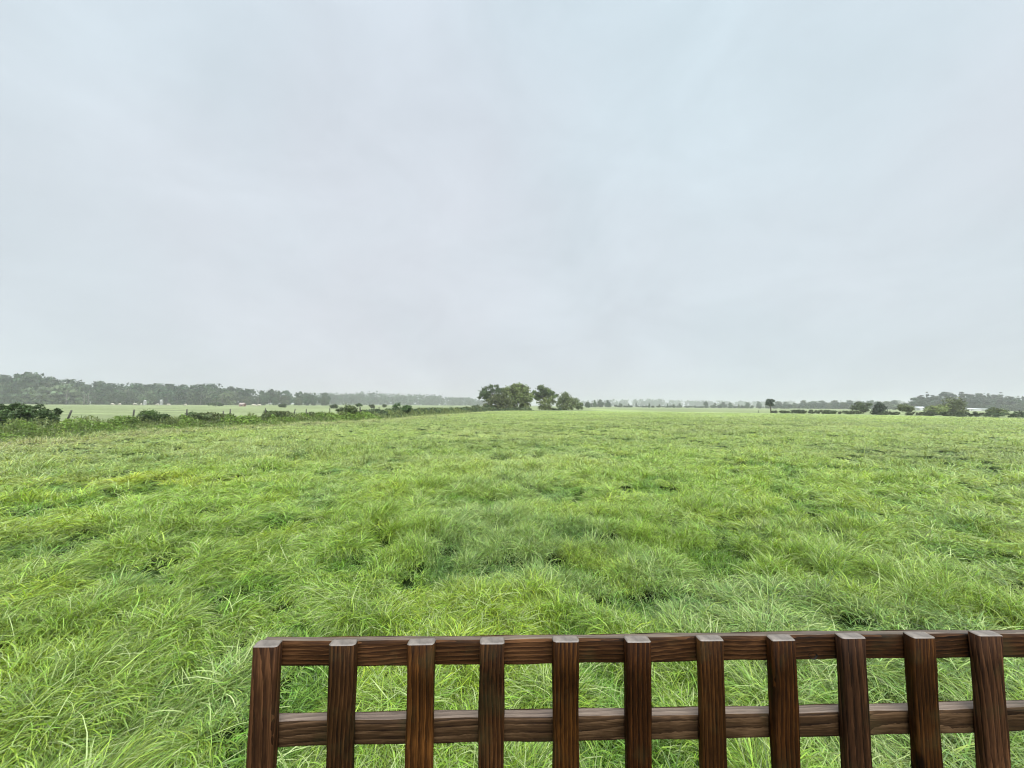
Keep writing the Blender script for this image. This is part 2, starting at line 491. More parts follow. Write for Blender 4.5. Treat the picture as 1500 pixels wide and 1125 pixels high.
def grass_colour(x, y):
    """patchwork of the sward: fresh, blue-green, yellow-green and straw-pink seed-head areas"""
    a = fbm(x / 2.4, y / 2.4, 21); b = fbm(x / .9 + 40, y / .9, 31); c = fbm(x / 7, y / 4, 41)
    fresh = np.array([.192, .312, .040]); blue = np.array([.184, .292, .070]); yel = np.array([.252, .362, .030])
    straw = np.array([.325, .375, .150])
    w1 = sstep(.48, .66, a)[:, None]; w2 = sstep(.52, .70, b)[:, None]; w3 = (sstep(.45, .70, c) * (.12 + .88 * sstep(6, 16, np.hypot(x, y))))[:, None]
    # broad laid bands across the field: greener and paler by turns
    bd = fbm((x + .5 * y) / 16, (y - .25 * x) / 4.5, 47, 3)
    col = fresh * (1 - w1) + blue * w1
    col = col * (1 - .6 * w2) + yel * .6 * w2
    col = col * (1 - .6 * w3) + straw * .6 * w3
    # a streak of younger, yellower grass out on the left
    ys = (np.exp(-((x + 9.0) / 3.4) ** 2 - ((y - 8.7 - .06 * (x + 9)) / .55) ** 2) * .85)[:, None]
    col = col * (1 - ys) + np.array([.27, .34, .014]) * ys
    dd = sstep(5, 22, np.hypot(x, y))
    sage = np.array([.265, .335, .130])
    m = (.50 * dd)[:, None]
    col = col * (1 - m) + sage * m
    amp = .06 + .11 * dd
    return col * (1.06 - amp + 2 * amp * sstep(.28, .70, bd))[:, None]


def make_ground():
    na, rr = 721, np.concatenate([[0.6], np.geomspace(0.9, 2500, 230)])
    az = np.linspace(0, 2 * math.pi, na)[:-1]
    # finer spokes ahead of the camera
    az = np.concatenate([np.linspace(-1.15, 1.15, 760), np.linspace(1.15, 2 * math.pi - 1.15, 160)[1:-1]])
    A, R = np.meshgrid(az, rr)
    x = (R * np.sin(A)).ravel(); y = (R * np.cos(A)).ravel()
    n, k = len(az), len(rr)
    z = ground_z(x, y)
    z = z - .035 * in_field(x, y)                     # the roots stand a little proud of the soil
    V = np.stack([x, y, z], 1)
    V = np.concatenate([V, [[0, 0, gz(0, 0) - .035]]])
    i = np.arange(k - 1)[:, None] * n; j = np.arange(n)[None, :]; j2 = (j + 1) % n
    Q = np.stack([i + j, i + n + j, i + n + j2, i + j2], -1).reshape(-1, 4)
    T = np.stack([np.full(n, k * n), np.arange(n), (np.arange(n) + 1) % n], 1)
    T = T[:, ::1]
    d = np.hypot(V[:, 0], V[:, 1])
    f = in_field(V[:, 0], V[:, 1])[:, None]
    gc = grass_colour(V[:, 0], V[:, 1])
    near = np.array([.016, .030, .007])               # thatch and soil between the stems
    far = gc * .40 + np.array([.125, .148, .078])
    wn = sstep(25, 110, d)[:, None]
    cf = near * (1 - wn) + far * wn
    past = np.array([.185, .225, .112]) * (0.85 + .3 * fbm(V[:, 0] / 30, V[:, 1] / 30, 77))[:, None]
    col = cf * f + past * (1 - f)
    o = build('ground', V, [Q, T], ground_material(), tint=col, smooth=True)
    tag(o, 'flat green farmland of long grass running out to hazy woods', kind='structure')
    return o


make_ground()


# ------------------------------------------------------------------ grass
def grass_material():
    m, nt, out = nodes('long_grass')
    at_ = nt.nodes.new('ShaderNodeAttribute'); at_.attribute_name = 'tint'
    pb = nt.nodes.new('ShaderNodeBsdfPrincipled')
    pb.inputs['Roughness'].default_value = .38; pb.inputs['Specular IOR Level'].default_value = .5
    tr = nt.nodes.new('ShaderNodeBsdfTranslucent')
    br = nt.nodes.new('ShaderNodeMix'); br.data_type = 'RGBA'; br.blend_type = 'MULTIPLY'; br.inputs[0].default_value = 1
    br.inputs[7].default_value = (1.25, 1.2, .55, 1)
    nt.links.new(at_.outputs['Color'], br.inputs[6])
    nt.links.new(at_.outputs['Color'], pb.inputs['Base Color']); nt.links.new(br.outputs[2], tr.inputs['Color'])
    mx = nt.nodes.new('ShaderNodeMixShader'); mx.inputs[0].default_value = .36
    nt.links.new(pb.outputs[0], mx.inputs[1]); nt.links.new(tr.outputs[0], mx.inputs[2])
    nt.links.new(mx.outputs[0], out.inputs[0])
    return m


def blades(x, y, length, width, th0, curl, az, col, seg, twist):
    """arching ribbons; returns V, Q, T, tint"""
    N = len(x)
    z = ground_z(x, y) + .012
    P = np.zeros((N, seg + 1, 3)); P[:, 0] = np.stack([x, y, z], 1)
    hx, hy = np.sin(az), np.cos(az)
    th = th0.copy(); dl = length / seg; a = az.copy()
    for s in range(seg):
        P[:, s + 1, 0] = P[:, s, 0] + np.cos(th) * np.sin(a) * dl
        P[:, s + 1, 1] = P[:, s, 1] + np.cos(th) * np.cos(a) * dl
        P[:, s + 1, 2] = P[:, s, 2] + np.sin(th) * dl
        th = th - curl / seg * (.35 + 1.5 * s / seg)
        a = a + twist / seg
    # keep tips out of the ground
    side = np.stack([np.cos(az), -np.sin(az), np.zeros(N)], 1)
    roll = RNG.normal(0, .5, N)
    up = np.stack([-np.sin(th0) * hx, -np.sin(th0) * hy, np.cos(th0)], 1)
    side = side * np.cos(roll)[:, None] + up * np.sin(roll)[:, None]
    prof = np.array([.75, 1.0, .95, .75, .5, .3])[np.linspace(0, 5, seg + 1).round().astype(int)][:seg]
    Lf = P[:, :seg] - side[:, None, :] * (width[:, None] * prof)[..., None] * .5
    Rt = P[:, :seg] + side[:, None, :] * (width[:, None] * prof)[..., None] * .5
    V = np.concatenate([np.stack([Lf, Rt], 2).reshape(N, seg * 2, 3), P[:, seg:]], 1)
    nv = seg * 2 + 1
    base = (np.arange(N) * nv)[:, None]
    Q = np.concatenate([base + np.array([2 * s, 2 * s + 1, 2 * s + 3, 2 * s + 2]) for s in range(seg - 1)], 0) if seg > 1 else np.zeros((0, 4), int)
    T = base + np.array([2 * seg - 2, 2 * seg - 1, 2 * seg])
    return V.reshape(-1, 3), Q, T, np.repeat(col, nv, 0)


def sward(dmin, dmax, n0, seg, per=12, wmul=1.0):
    """tufts of blades between two distances, thinning with 1/d^2 as their width grows with d"""
    half = 1.10
    Nt = int(n0 * 2 * half * math.log(dmax / dmin) / per)
    d = dmin * (dmax / dmin) ** RNG.random(Nt)
    a = RNG.uniform(-half, half, Nt)
    x = d * np.sin(a); y = d * np.cos(a)
    k = (y > -.3) & (x > bank_x(y) - .3) & (x < far_x(y) + .5) & (y < 250)
    hol = hollow(x, y)
    gap = fbm(x / .22 + 7, y / .22, 57, 2)
    k &= RNG.random(Nt) < np.clip(.12 + (gap - .34) * 4.6, .10, 1) * (1 - .42 * hol)      # hollows where the stems have parted
    x, y, d, hol = x[k], y[k], d[k], hol[k]; Nt = len(x)
    # per tuft: lean, height, colour
    flow = 1.0 + (fbm(x / .38, y / .38, 71, 2) - .5) * 9.0 + (fbm(x / 4, y / 4, 72, 2) - .5) * 3.0
    t_az = flow + RNG.normal(0, .55, Nt)
    lodge = np.clip(sstep(.28, .60, fbm(x / 1.2, y / 1.2, 61) * .7 + fbm(x / 5, y / 5, 62) * .3) + RNG.normal(0, .18, Nt), 0, 1)
    hn = fbm(x / .26, y / .26, 65, 2)
    t_h = (.085 + .185 * sstep(.25, .8, hn)) * (1 - .30 * hol) * RNG.uniform(.7, 1.25, Nt) * (1 + .15 * sstep(3, 8, d))
    t_h *= 1 - .30 * sstep(30, 140, d)
    t_col = grass_colour(x, y) * RNG.uniform(.78, 1.22, Nt)[:, None] * (1 - hol[:, None] * np.array([.38, .25, .28]))  # blades in hollows darkened: shade put into their colour
    i = np.repeat(np.arange(Nt), per); N = len(i)
    sp = .027 * np.maximum(1, d[i] / 5.0) ** .8
    ox = RNG.normal(0, 1, N) * sp; oy = RNG.normal(0, 1, N) * sp
    x, y, d, lodge = x[i] + ox, y[i] + oy, d[i], lodge[i]
    w = .40 + .65 * lodge
    ra = RNG.uniform(0, 6.283, N)
    az = np.arctan2(w * np.sin(t_az[i]) + np.sin(ra), w * np.cos(t_az[i]) + np.cos(ra))
    length = t_h[i] * RNG.uniform(.6, 1.35, N)
    th0 = np.radians(64 - 46 * lodge) + RNG.normal(0, .26, N)
    curl = RNG.uniform(1.5, 4.6, N) * (1 - .25 * lodge)
    width = .0058 * RNG.uniform(.45, 1.5, N) * wmul * np.maximum(1, d / 5.0) ** .80
    v = (.42 + 1.2 * RNG.random(N) ** 1.25)[:, None]
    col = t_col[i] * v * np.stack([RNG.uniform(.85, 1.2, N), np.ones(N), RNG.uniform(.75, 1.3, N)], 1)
    # flowering stems: taller, stiffer; their pale colour also paints sky sheen on laid grass
    seed = RNG.random(N) < (.045 + .07 * lodge + .26 * sstep(6, 40, d)) * (1 - .8 * hol[i])
    col = np.where(seed[:, None], np.array([.37, .46, .19]) * (.6 + .4 * v), col)
    length = np.where(seed, length * 1.2, length); curl = np.where(seed, curl * .7, curl)
    width = np.where(seed, width * .8, width)
    # reddish bloom of the seed heads near the bank
    blush = (np.exp(-((x - bank_x(y) - 2.4) / 2.6) ** 2) * .7)[:, None] * (RNG.random(N) < .55)[:, None]
    col = col * (1 - blush) + np.array([.36, .33, .20]) * v * blush
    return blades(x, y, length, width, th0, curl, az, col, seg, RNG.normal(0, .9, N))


def make_grass():
    parts = [sward(.9, 5.0, 430000, 5, 12), sward(5.0, 18.0, 590000, 4, 10, .9), sward(18, 120, 360000, 3, 6, .8)]
    V = []; Q = []; T = []; C = []; n = 0
    for v, q, t, c in parts:
        V.append(v); Q.append(q + n); T.append(t + n); C.append(c); n += len(v)
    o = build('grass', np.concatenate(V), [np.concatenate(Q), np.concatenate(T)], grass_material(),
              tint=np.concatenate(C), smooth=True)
    tag(o, 'long wind-laid green meadow grass filling the whole field', 'grass', kind='stuff')
    print('blades', sum(len(p[2]) for p in parts))


make_grass()


# ------------------------------------------------------------------ wooden trellis in front of the camera
def rounded_bar(length, w, t, axis, rng, r=.005, rings=26, cap_mat=1, top_mat=None, wobble=.0007):
    """a planed bar with rounded arrises, ends closed; local length along axis from 0 to length; t runs along +Y"""
    prof = []
    nrm = []
    for cx, cy, a0 in ((w / 2 - r, r, -90), (w / 2 - r, t - r, 0), (-w / 2 + r, t - r, 90), (-w / 2 + r, r, 180)):
        for s in range(4):
            a = math.radians(a0 + s * 30)
            prof.append((cx + r * math.cos(a), cy + r * math.sin(a))); nrm.append((math.cos(a), math.sin(a)))
    prof = np.array(prof); nrm = np.array(nrm); k = len(prof)
    u = np.linspace(0, length, rings)
    V = []
    ph = rng.uniform(0, 6, 4)
    # end rings drawn in for a soft arris
    us = np.concatenate([[0], [.0015], u[1:-1], [length - .0015], [length]])
    ins = np.concatenate([[.003], [.0], np.zeros(len(u) - 2), [0], [.003]])
    for q, i_ in zip(us, ins):
        off = wobble * np.sin(q * 23 + ph[0] + np.arange(k) * .8) + wobble * .7 * np.sin(q * 61 + ph[1] + np.arange(k) * 2.1)
        P = prof + nrm * (off - i_)[:, None]
        P[:, 0] += .0015 * math.sin(q * 4 + ph[2])
        if axis == 2:
            V.append(np.stack([P[:, 0], P[:, 1], np.full(k, q)], 1))
        else:
            V.append(np.stack([np.full(k, q), P[:, 1], P[:, 0]], 1))
    V = np.concatenate(V); n = len(us)
    Q = []; mi = []
    for i in range(n - 1):
        for j in range(k):
            f = (i * k + j, i * k + (j + 1) % k, (i + 1) * k + (j + 1) % k, (i + 1) * k + j)
            Q.append(f if axis == 2 else f[::-1])
            m = 0
            if top_mat is not None and j in (3,):        # the side facing +profile x is the upper side of a rail
                m = top_mat
            if i == n - 2 and axis == 2: m = cap_mat
            mi.append(m)
    me = bpy.data.meshes.new('bar')
    faces = [tuple(q) for q in Q]
    e0 = tuple(range(k)); e1 = tuple(range((n - 1) * k, n * k))
    faces += [e0[::-1] if axis == 2 else e0, e1 if axis == 2 else e1[::-1]]
    mi += [cap_mat, cap_mat]
    return V, faces, mi


def bar_obj(name, V, faces, mi, mats, parent, loc):
    me = bpy.data.meshes.new(name)
    me.from_pydata([tuple(v) for v in V], [], faces)
    for m in mats: me.materials.append(m)
    me.polygons.foreach_set('material_index', mi)
    me.polygons.foreach_set('use_smooth', [len(f) == 4 for f in faces])
    me.update()
    o = bpy.data.objects.new(name, me); COL.objects.link(o)
    o.parent = parent; o.location = loc
    return o


def make_trellis():
    D, YAW = .7, .02984
    X0, SP, W, ZT = -.4546, .14055, .0484, EYE - .44835
    fix = [1, 0, -2.9, 0, -.3, 2.3, .2, -1.2, -.4, -2.4, 1.8]
    root = empty('trellis', (0, D, gz(0, D)), YAW)
    tag(root, 'dark brown stained wooden trellis of square battens in front of the long grass', 'trellis')
    z0 = gz(0, D)
    rng = np.random.default_rng(5)
    T = .020
    for i in range(16):
        x = X0 + i * SP - (fix[i] * .7 / F_PX if i < len(fix) else rng.normal() * .0015)
        top = ZT - z0 + rng.normal() * .0012
        w = W + rng.normal() * .0012
        V, fc, mi = rounded_bar(top + .08, w, T, 2, rng)
        V = V.copy(); V[:, 2] -= top + .08            # local origin at the top end
        bar_obj('upright', V, fc, mi, [M_up, M_cap], root, (x, 0, top))
    # rails, nailed to the far side of the uprights
    def rail_z(px, py, Y):
        return at(px, py, Y)[2] - z0
    Yr = D + T + .0004
    zt1 = rail_z(1226, 929.3, Yr + .02); zb1 = rail_z(1226, 964.2, Yr + .02)
    zt2 = rail_z(1200, 1043.5, Yr + .02); zb2 = rail_z(1200, 1077.5, Yr + .02)
    step = zt1 - zt2
    L = 16 * SP + .05
    rails = [(zt1, zt1 - zb1), (zt2, zt2 - zb2)] + [(zt2 - step * k, .047) for k in range(1, 7)]
    for q, (zt, h) in enumerate(rails):
        V, fc, mi = rounded_bar(L, h, T if q == 0 else .026, 0, rng, rings=60, top_mat=2, r=.0045)
        r = bar_obj('rail', V, fc, mi, [M_rail if q == 0 else M_rail_mossy, M_cap, M_railtop], root, (X0 - W / 2 + .004 + .002 * (q % 2), T + .0004, zt - h / 2 - .001))
        if q == 0: r.rotation_euler = (0, .003, 0)
        if q == 0:
            # knot hole at the lower edge of the top rail
            p = at(1189, 955.5, Yr + .022)
            kx = p[0] - (X0 - W / 2 + .004)
            mb = MB()
            a = np.arange(14) * 2 * math.pi / 14
            ring = np.stack([.0085 * np.cos(a) * (1 + .15 * np.sin(3 * a)), np.full(14, -.0012), .0065 * np.sin(a)], 1)
            inner = ring * np.array([.6, 1, .6]) + np.array([0, .004, 0])
            mb.add(np.concatenate([ring, inner, [[0, .004, 0]]]),
                   [(j, (j + 1) % 14, 14 + (j + 1) % 14, 14 + j) for j in range(14)],
                   [(14 + j, 14 + (j + 1) % 14, 28) for j in range(14)])
            ko = mb.build('knot', M_knot, r)
            ko.location = (kx, 0, p[2] - z0 - (zt - h / 2))


make_trellis()


# ------------------------------------------------------------------ trees and shrubs
def px_blobs(blobs, Y, depth=1.0):
    """ellipsoids given by where they sit in the photo (x, y, half width, half height) at forward distance Y, in metres"""
    s = Y / F_PX
    out = []
    for b in blobs:
        dy = b[4] if len(b) > 4 else 0
        p = at(b[0], b[1], Y + dy)
        out.append((p[0], p[1], p[2], b[2] * s, b[2] * s * depth, b[3] * s))
    return out


def plant(name, label, cat, Y, px, blobs, mat, n_cl, n_leaf, leaf_px, group=None, spread=.22, shell=(.5, 1), trunk=None,
          fork=.45, n_limb=7, depth=1.0, tint_var=.35, seed=0, single=False, aspect=1.6, stem_name='trunk'):
    """a thing with crown and trunk; everything in metres from its own base"""
    rng = np.random.default_rng(1000 + seed + int(px * 7))
    x = x_at(px, Y); z = gz(x, Y)
    B = [(b[0] - x, b[1] - Y, b[2] - z, b[3], b[4], b[5]) for b in px_blobs(blobs, Y, depth)]
    leaf = leaf_px * Y / F_PX
    V, Q, t, cc = leaf_cloud(B, n_cl, n_leaf, leaf, rng, spread, shell, tint_var, aspect)
    V[:, 2] = np.maximum(V[:, 2], -.05 + .02 * rng.random(len(V)))
    root = empty(name, (x, Y, z))
    tag(root, label, cat, group)
    build('crown' if trunk else 'foliage', V, [Q], mat, root, tint=t)
    top = max(b[2] + b[5] for b in B)
    mb = MB()
    r = (trunk or .35) * Y / F_PX
    order = rng.permutation(len(cc))[:n_limb]
    fk = np.array([np.mean([b[0] for b in B]) * .5, 0, top * fork])
    limbs(mb, (0, 0, 0), fk, cc[order], r, rng)
    mb.build(stem_name if trunk else 'stem', M_bark, root, smooth=True)
    return root


# copse at the end of the bank
plant('oak_tree', 'open-crowned oak rising behind the low dark thorn at the left end of the copse', 'tree', 134, 719,
      [(712, 574, 11, 6), (724, 569, 10, 5), (734, 576, 9, 8), (720, 583, 9, 6), (708, 580, 7, 5)], M_oak, 46, 3800, 1.5,
      spread=.28, trunk=1.3, fork=.5, n_limb=16)
plant('thorn_tree', 'squat dark thorn tree below the open oak at the left of the copse', 'tree', 126, 729,
      [(722, 590, 11, 9), (734, 587, 12, 10), (742, 591, 9, 8), (712, 595, 8, 5), (728, 597, 16, 3.5)], M_thorn, 60, 4200, 1.5, trunk=.9, n_limb=6, spread=.3)
plant('round_tree', 'biggest tree of the copse with a full rounded olive green crown', 'tree', 130, 751,
      [(757, 574, 16, 11), (748, 580, 11, 11), (765, 580, 11, 11), (757, 585, 15, 9), (751, 571, 11, 8), (766, 572, 10, 8), (757, 594, 17, 5), (757, 567.5, 8, 6), (757, 571, 15, 7)], M_olive, 130, 9500, 1.5,
      trunk=2.0, fork=.28, n_limb=16, spread=.26)
plant('thorn_tree', 'dark leaning thorn tucked under the right side of the big rounded tree', 'tree', 127, 776,
      [(769, 588, 7, 8), (773, 583, 5, 6), (770, 594, 6, 3)], M_thorn, 40, 2400, 1.5, trunk=.9, n_limb=6, spread=.3)
plant('layered_oak', 'oak with tiered spreading branches just right of the big rounded tree', 'tree', 136, 798,
      [(793, 571, 9, 5), (785, 577, 7, 4), (804, 575, 8, 4), (810, 579.5, 7.5, 4), (796, 580, 10, 4), (788, 583, 7, 3)], M_oak, 80, 6600, 1.4,
      spread=.30, trunk=1.5, fork=.5, n_limb=16)
plant('hawthorn_bush', 'dense dark bush around the foot of the tiered oak', 'bush', 133, 799,
      [(799, 591, 11, 5.5), (806, 589, 7, 6), (791, 593, 6, 4), (799, 596.5, 11, 4)], M_thorn, 40, 2200, 1.4, spread=.3, n_limb=5)
plant('peaked_tree', 'low tree with a peaked crown standing right of the tiered oak', 'tree', 142, 829,
      [(827, 584, 7, 7), (833, 588, 9, 7), (823, 591, 7, 5), (838, 590, 6, 6), (830, 596, 12, 4)], M_oak, 60, 4600, 1.4, trunk=.9, n_limb=7, spread=.34)
plant('hawthorn_bush', 'grey-green bush at the right end of the copse', 'bush', 150, 847,
      [(845, 591, 7, 5.5), (850, 592, 4, 4), (847, 596, 7.5, 3)], M_oak, 26, 1500, 1.3, spread=.3, n_limb=5)
# scrubby hedge under the copse
for px, w, h, Y, lab in ((662, 7, 3, 100, 'low shrub at the near end of the hedge left of the copse'),
                         (684, 7, 3, 112, 'flat shrub in the hedge midway to the copse'),
                         (698, 7, 4.5, 118, 'rounded shrub in the hedge just left of the open oak'),
                         (716, 11, 3.5, 122, 'grey-green shrub at the foot of the squat thorn'),
                         (765, 12, 3, 124, 'low shrub at the foot of the big rounded tree'),
                         (815, 10, 2.4, 134, 'thin shrub line right of the tiered oak foot')):
    yb = 593 + .0068 * (px - 750) + F_PX * (EYE + .2) / Y
    plant('shrub', lab, 'shrub', Y, px, [(px, yb - h * .8, w, h), (px - w * .5, yb - h * .6, w * .6, h * .7), (px + w * .6, yb - h * .5, w * .6, h * .6)],
          M_hedge, 24, 1100, 1.4, group='shrubs of the hedge leading to the copse', spread=.32, n_limb=4)

# bushes along the bank on the left
def bank_Y(px, off):
    """forward distance at which the line of sight through px crosses the bank, off metres outside the field edge"""
    Y = np.linspace(4, 125, 3000)
    d = ray(px, 590)
    g = d[0] / d[1] * Y - (bank_x(Y) - off)
    i = np.where((g[:-1] > 0) & (g[1:] <= 0))[0]
    return float(Y[i[0]]) if len(i) else 100.


Yb = 20.6
plant('gorse_bush', 'big dark green gorse bush at the left edge of the photo beyond the field', 'bush', Yb, 30,
      [(38, 606, 34, 11), (8, 613, 34, 12), (60, 604, 20, 8), (30, 600, 20, 8), (-25, 608, 30, 15), (66, 612, 14, 10), (35, 619, 40, 8)],
      M_gorse, 190, 16000, 1.9, spread=.2, n_limb=14, shell=(.45, 1))
plant('bramble_bush', 'dark rounded bramble bush just right of the leaning second fence post', 'bush', bank_Y(218, 1.8), 218,
      [(216, 609, 10, 6.5), (224, 611, 7, 5), (210, 613, 6, 4)], M_gorse, 60, 3600, 1.5, spread=.28, n_limb=6)
plant('bramble_bush', 'smaller dark bramble bush beside the rounded one by the fence', 'bush', bank_Y(241, 1.7), 241,
      [(241, 611.5, 6, 4.5), (244, 613, 5, 3.5)], M_gorse, 40, 2000, 1.5, spread=.28, n_limb=5)
plant('bramble_bush', 'brownish bramble along the fence by the third post', 'bush', bank_Y(288, 1.6), 288,
      [(282, 609, 9, 4), (294, 610, 9, 4), (272, 611, 6, 4)], M_bramble, 44, 2600, 1.5, spread=.28, n_limb=6)
plant('bramble_bush', 'brownish bramble thicket where the fence posts draw close together', 'bush', bank_Y(398, 1.6), 398,
      [(394, 606, 8, 4), (404, 607, 7, 3.5)], M_bramble, 40, 2000, 1.4, spread=.28, n_limb=6)
plant('hawthorn_bush', 'green hawthorn bush halfway along the fence to the copse', 'bush', bank_Y(510, 1.6), 510,
      [(511, 600, 9, 5.5), (501, 601.5, 8, 4), (519, 602, 7, 4)], M_thorn, 60, 3000, 1.4, spread=.28, n_limb=6)
plant('gorse_bush', 'dark pointed gorse bush on the bank left of the copse', 'bush', bank_Y(588, 1.6), 588,
      [(583, 597, 6, 6), (594, 598, 7, 4.5), (576, 600, 5, 3.5), (588, 601, 13, 2.8)], M_gorse, 60, 3000, 1.4, spread=.26, n_limb=6)
plant('hawthorn_bush', 'small thorn shrub on the hedge bank between the gorse and the copse', 'bush', bank_Y(632, 1.6), 630,
      [(628, 602, 8, 2.2), (640, 602, 6, 2)], M_hedge, 26, 1200, 1.4, spread=.3, n_limb=4)


# rank growth on the bank: nettles on the field side, dry stems and bramble under the wire
def bank_growth(name, label, mat, Y0, Y1, n, s_mean, s_sd, hmax, size_px, seed, bands=True, aspect=1.7, hue=None):
    rng = np.random.default_rng(seed)
    Y = np.exp(rng.uniform(math.log(Y0), math.log(Y1), n))
    s = rng.normal(s_mean, s_sd, n)
    x = bank_x(Y) - s
    hh = hmax * (.12 + 1.3 * sstep(.3, .75, fbm(x / 1.1 + 5, Y / 1.1, seed))) * np.exp(-.5 * ((s - s_mean) / (s_sd * 1.3)) ** 2)
    z = ground_z(x, Y) + hh * rng.random(n) ** .6
    p = np.stack([x, Y, z], 1)
    a = rng.normal(size=(n, 3)); a[:, 2] = np.abs(a[:, 2]) * (1.0 if hue is None else 2.5); a /= np.linalg.norm(a, axis=1)[:, None]
    b = rng.normal(size=(n, 3)); b -= (b * a).sum(1)[:, None] * a; b /= np.linalg.norm(b, axis=1)[:, None]
    sz = size_px * Y / F_PX * rng.uniform(.6, 1.5, n)
    a *= (sz * aspect * .5)[:, None]; b *= (sz * .5)[:, None]
    V = np.stack([p - a, p + b, p + a, p - b], 1).reshape(-1, 3)
    t = rng.uniform(.7, 1.3, n) * (.7 + .6 * fbm(x / 1.3, Y / 1.3, seed + 3))
    tint = np.stack([t * rng.uniform(.9, 1.15, n), t, t * rng.uniform(.8, 1.1, n)], 1)
    o = build(name, V, [np.arange(n * 4).reshape(-1, 4)], mat, tint=np.repeat(tint, 4, 0))
    tag(o, label, 'undergrowth', kind='stuff')


bank_growth('undergrowth', 'bright green nettles and docks along the foot of the fence bank', M_nettle, 12, 48, 30000, .85, .6, .50, 1.4, 301)
bank_growth('undergrowth', 'pale rank grass and dry stems tangled through the nettles on the fence bank', M_stem, 13, 90, 26000, 1.15, .85, .50, .9, 304, hue=1, aspect=5.0)
bank_growth('undergrowth', 'dull brown-green brambles and dry stems under the wire fence', M_bramble, 24, 112, 30000, 1.8, .55, .55, 1.4, 302, hue=1, aspect=3.0)
bank_growth('undergrowth', 'dark low hedge growth on the bank leading up to the copse', M_hedge, 45, 126, 14000, 1.5, .7, .65, 1.4, 303)


# ------------------------------------------------------------------ wire fence on the bank
def make_fence():
    posts = [(97, 601, 616, 'leaning grey post nearest the big gorse bush', (-.28, .05)), (196, 600, 621, 'tall upright post left of the dark rounded bramble', (-.06, 0)),
             (275, 599.5, 613, 'post beside the brownish bramble', (.03, 0)), (329, 602, 612, 'short stump of a post', (.08, 0)),
             (338, 599, 611, None, (0, 0)), (390, 598, 609, None, (.04, 0)), (431, 599, 609, None, (-.12, 0)),
             (449, 599, 607.5, None, (0, 0)), (484, 597.5, 606, None, (.05, 0)), (528, 596, 604, None, (0, 0)), (556, 596, 603, None, (.05, 0)),
             (615, 596, 602, None, (0, 0)), (648, 596, 601, None, (0, 0))]
    x0, Y0 = x_at(196, bank_Y(196, 1.7)), bank_Y(196, 1.7)
    root = empty('wire_fence', (x0, Y0, gz(x0, Y0)))
    tag(root, 'old post and wire fence running along the overgrown bank on the left', 'fence')
    off = np.array([x0, Y0, gz(x0, Y0)])
    rng = np.random.default_rng(8)
    tops = []
    for px, yt, yb, lab, lean in posts:
        Y = bank_Y(px, 1.7); x = x_at(px, Y); z = gz(x, Y)
        h = at(px, yt, Y)[2] - z
        h = min(max(h, .75), 1.45)
        mb = MB()
        r = .052 if Y < 40 else .06
        b = np.array([x, Y, z]) - off
        lx, ly = lean
        pts = [b + np.array([lx * q * h * .0 - lx * h * (1 - q) * .0 + lx * h * (q - .0) * -1, ly * q * h, q * h]) for q in (-.25, .3, .7, 1)]
        mb.tube(pts, [r * 1.05, r, r * .95, r * .88], 8)
        p = mb.build('post', M_post, root)
        if lab: p['label'] = lab
        tops.append((b, h, lx, ly))
    for lev in (.92, .6):
        mb = MB()
        for (a, ha, lxa, lya), (b, hb, lxb, lyb) in zip(tops[:-1], tops[1:]):
            pa = a + np.array([-lxa * ha * lev, lya * ha * lev, ha * lev]); pb = b + np.array([-lxb * hb * lev, lyb * hb * lev, hb * lev])
            m = (pa + pb) / 2 - np.array([0, 0, .04])
            mb.tube([pa, m, pb], .003, 4)
        mb.build('wire', M_wire, root)


make_fence()


# ------------------------------------------------------------------ woods and far trees: a few kinds, copied
def proto_tree(kind, seed):
    """unit tree: height 1, base at origin, trunk and crown in one mesh (too small in view for parts)"""
    rng = np.random.default_rng(seed)
    if kind == 'broad':
        B = [(0, 0, .62, .34, .34, .34), (.16, .05, .52, .24, .24, .26), (-.18, -.05, .50, .25, .25, .27), (.02, .1, .78, .2, .2, .2), (-.05, -.1, .35, .3, .3, .25), (.1, -.05, .24, .28, .28, .2)]
        n, k, sz = 1500, 70, .062
    elif kind == 'tall':
        B = [(0, 0, .70, .24, .24, .28), (.12, .03, .56, .22, .2, .24), (-.12, 0, .52, .2, .2, .25), (0, .05, .3, .22, .22, .2)]
        n, k, sz = 1300, 60, .06
    elif kind == 'low':
        B = [(0, 0, .5, .55, .5, .45), (.4, .1, .4, .4, .4, .36), (-.42, -.05, .38, .4, .4, .36), (.05, 0, .25, .65, .5, .25)]
        n, k, sz = 1500, 70, .09
    elif kind == 'pine':
        B = [(0, 0, .80, .13, .13, .2), (.08, .02, .62, .2, .2, .14), (-.09, 0, .56, .2, .2, .14), (0, .03, .42, .24, .24, .14), (0, 0, .27, .24, .22, .14)]
        n, k, sz = 2200, 120, .055
    elif kind == 'spire':
        B = [(0, 0, .93, .03, .03, .07), (0, 0, .8, .07, .07, .12), (0, 0, .62, .13, .13, .14), (0, 0, .44, .18, .18, .15), (0, 0, .26, .22, .22, .15)]
        n, k, sz = 2000, 120, .05
    V, Q, t, cc = leaf_cloud(B, k, n, sz, rng, .21, (.4, .92), tint_var=.45)
    V[:, 2] /= np.percentile(V[:, 2], 99.3)
    V[:, 2] = np.clip(V[:, 2], 0.0, 1.04)
    mb = MB()
    limbs(mb, (0, 0, 0), (0, 0, .4), cc[rng.permutation(k)[:6]], .025, rng)
    return V, Q, t, mb


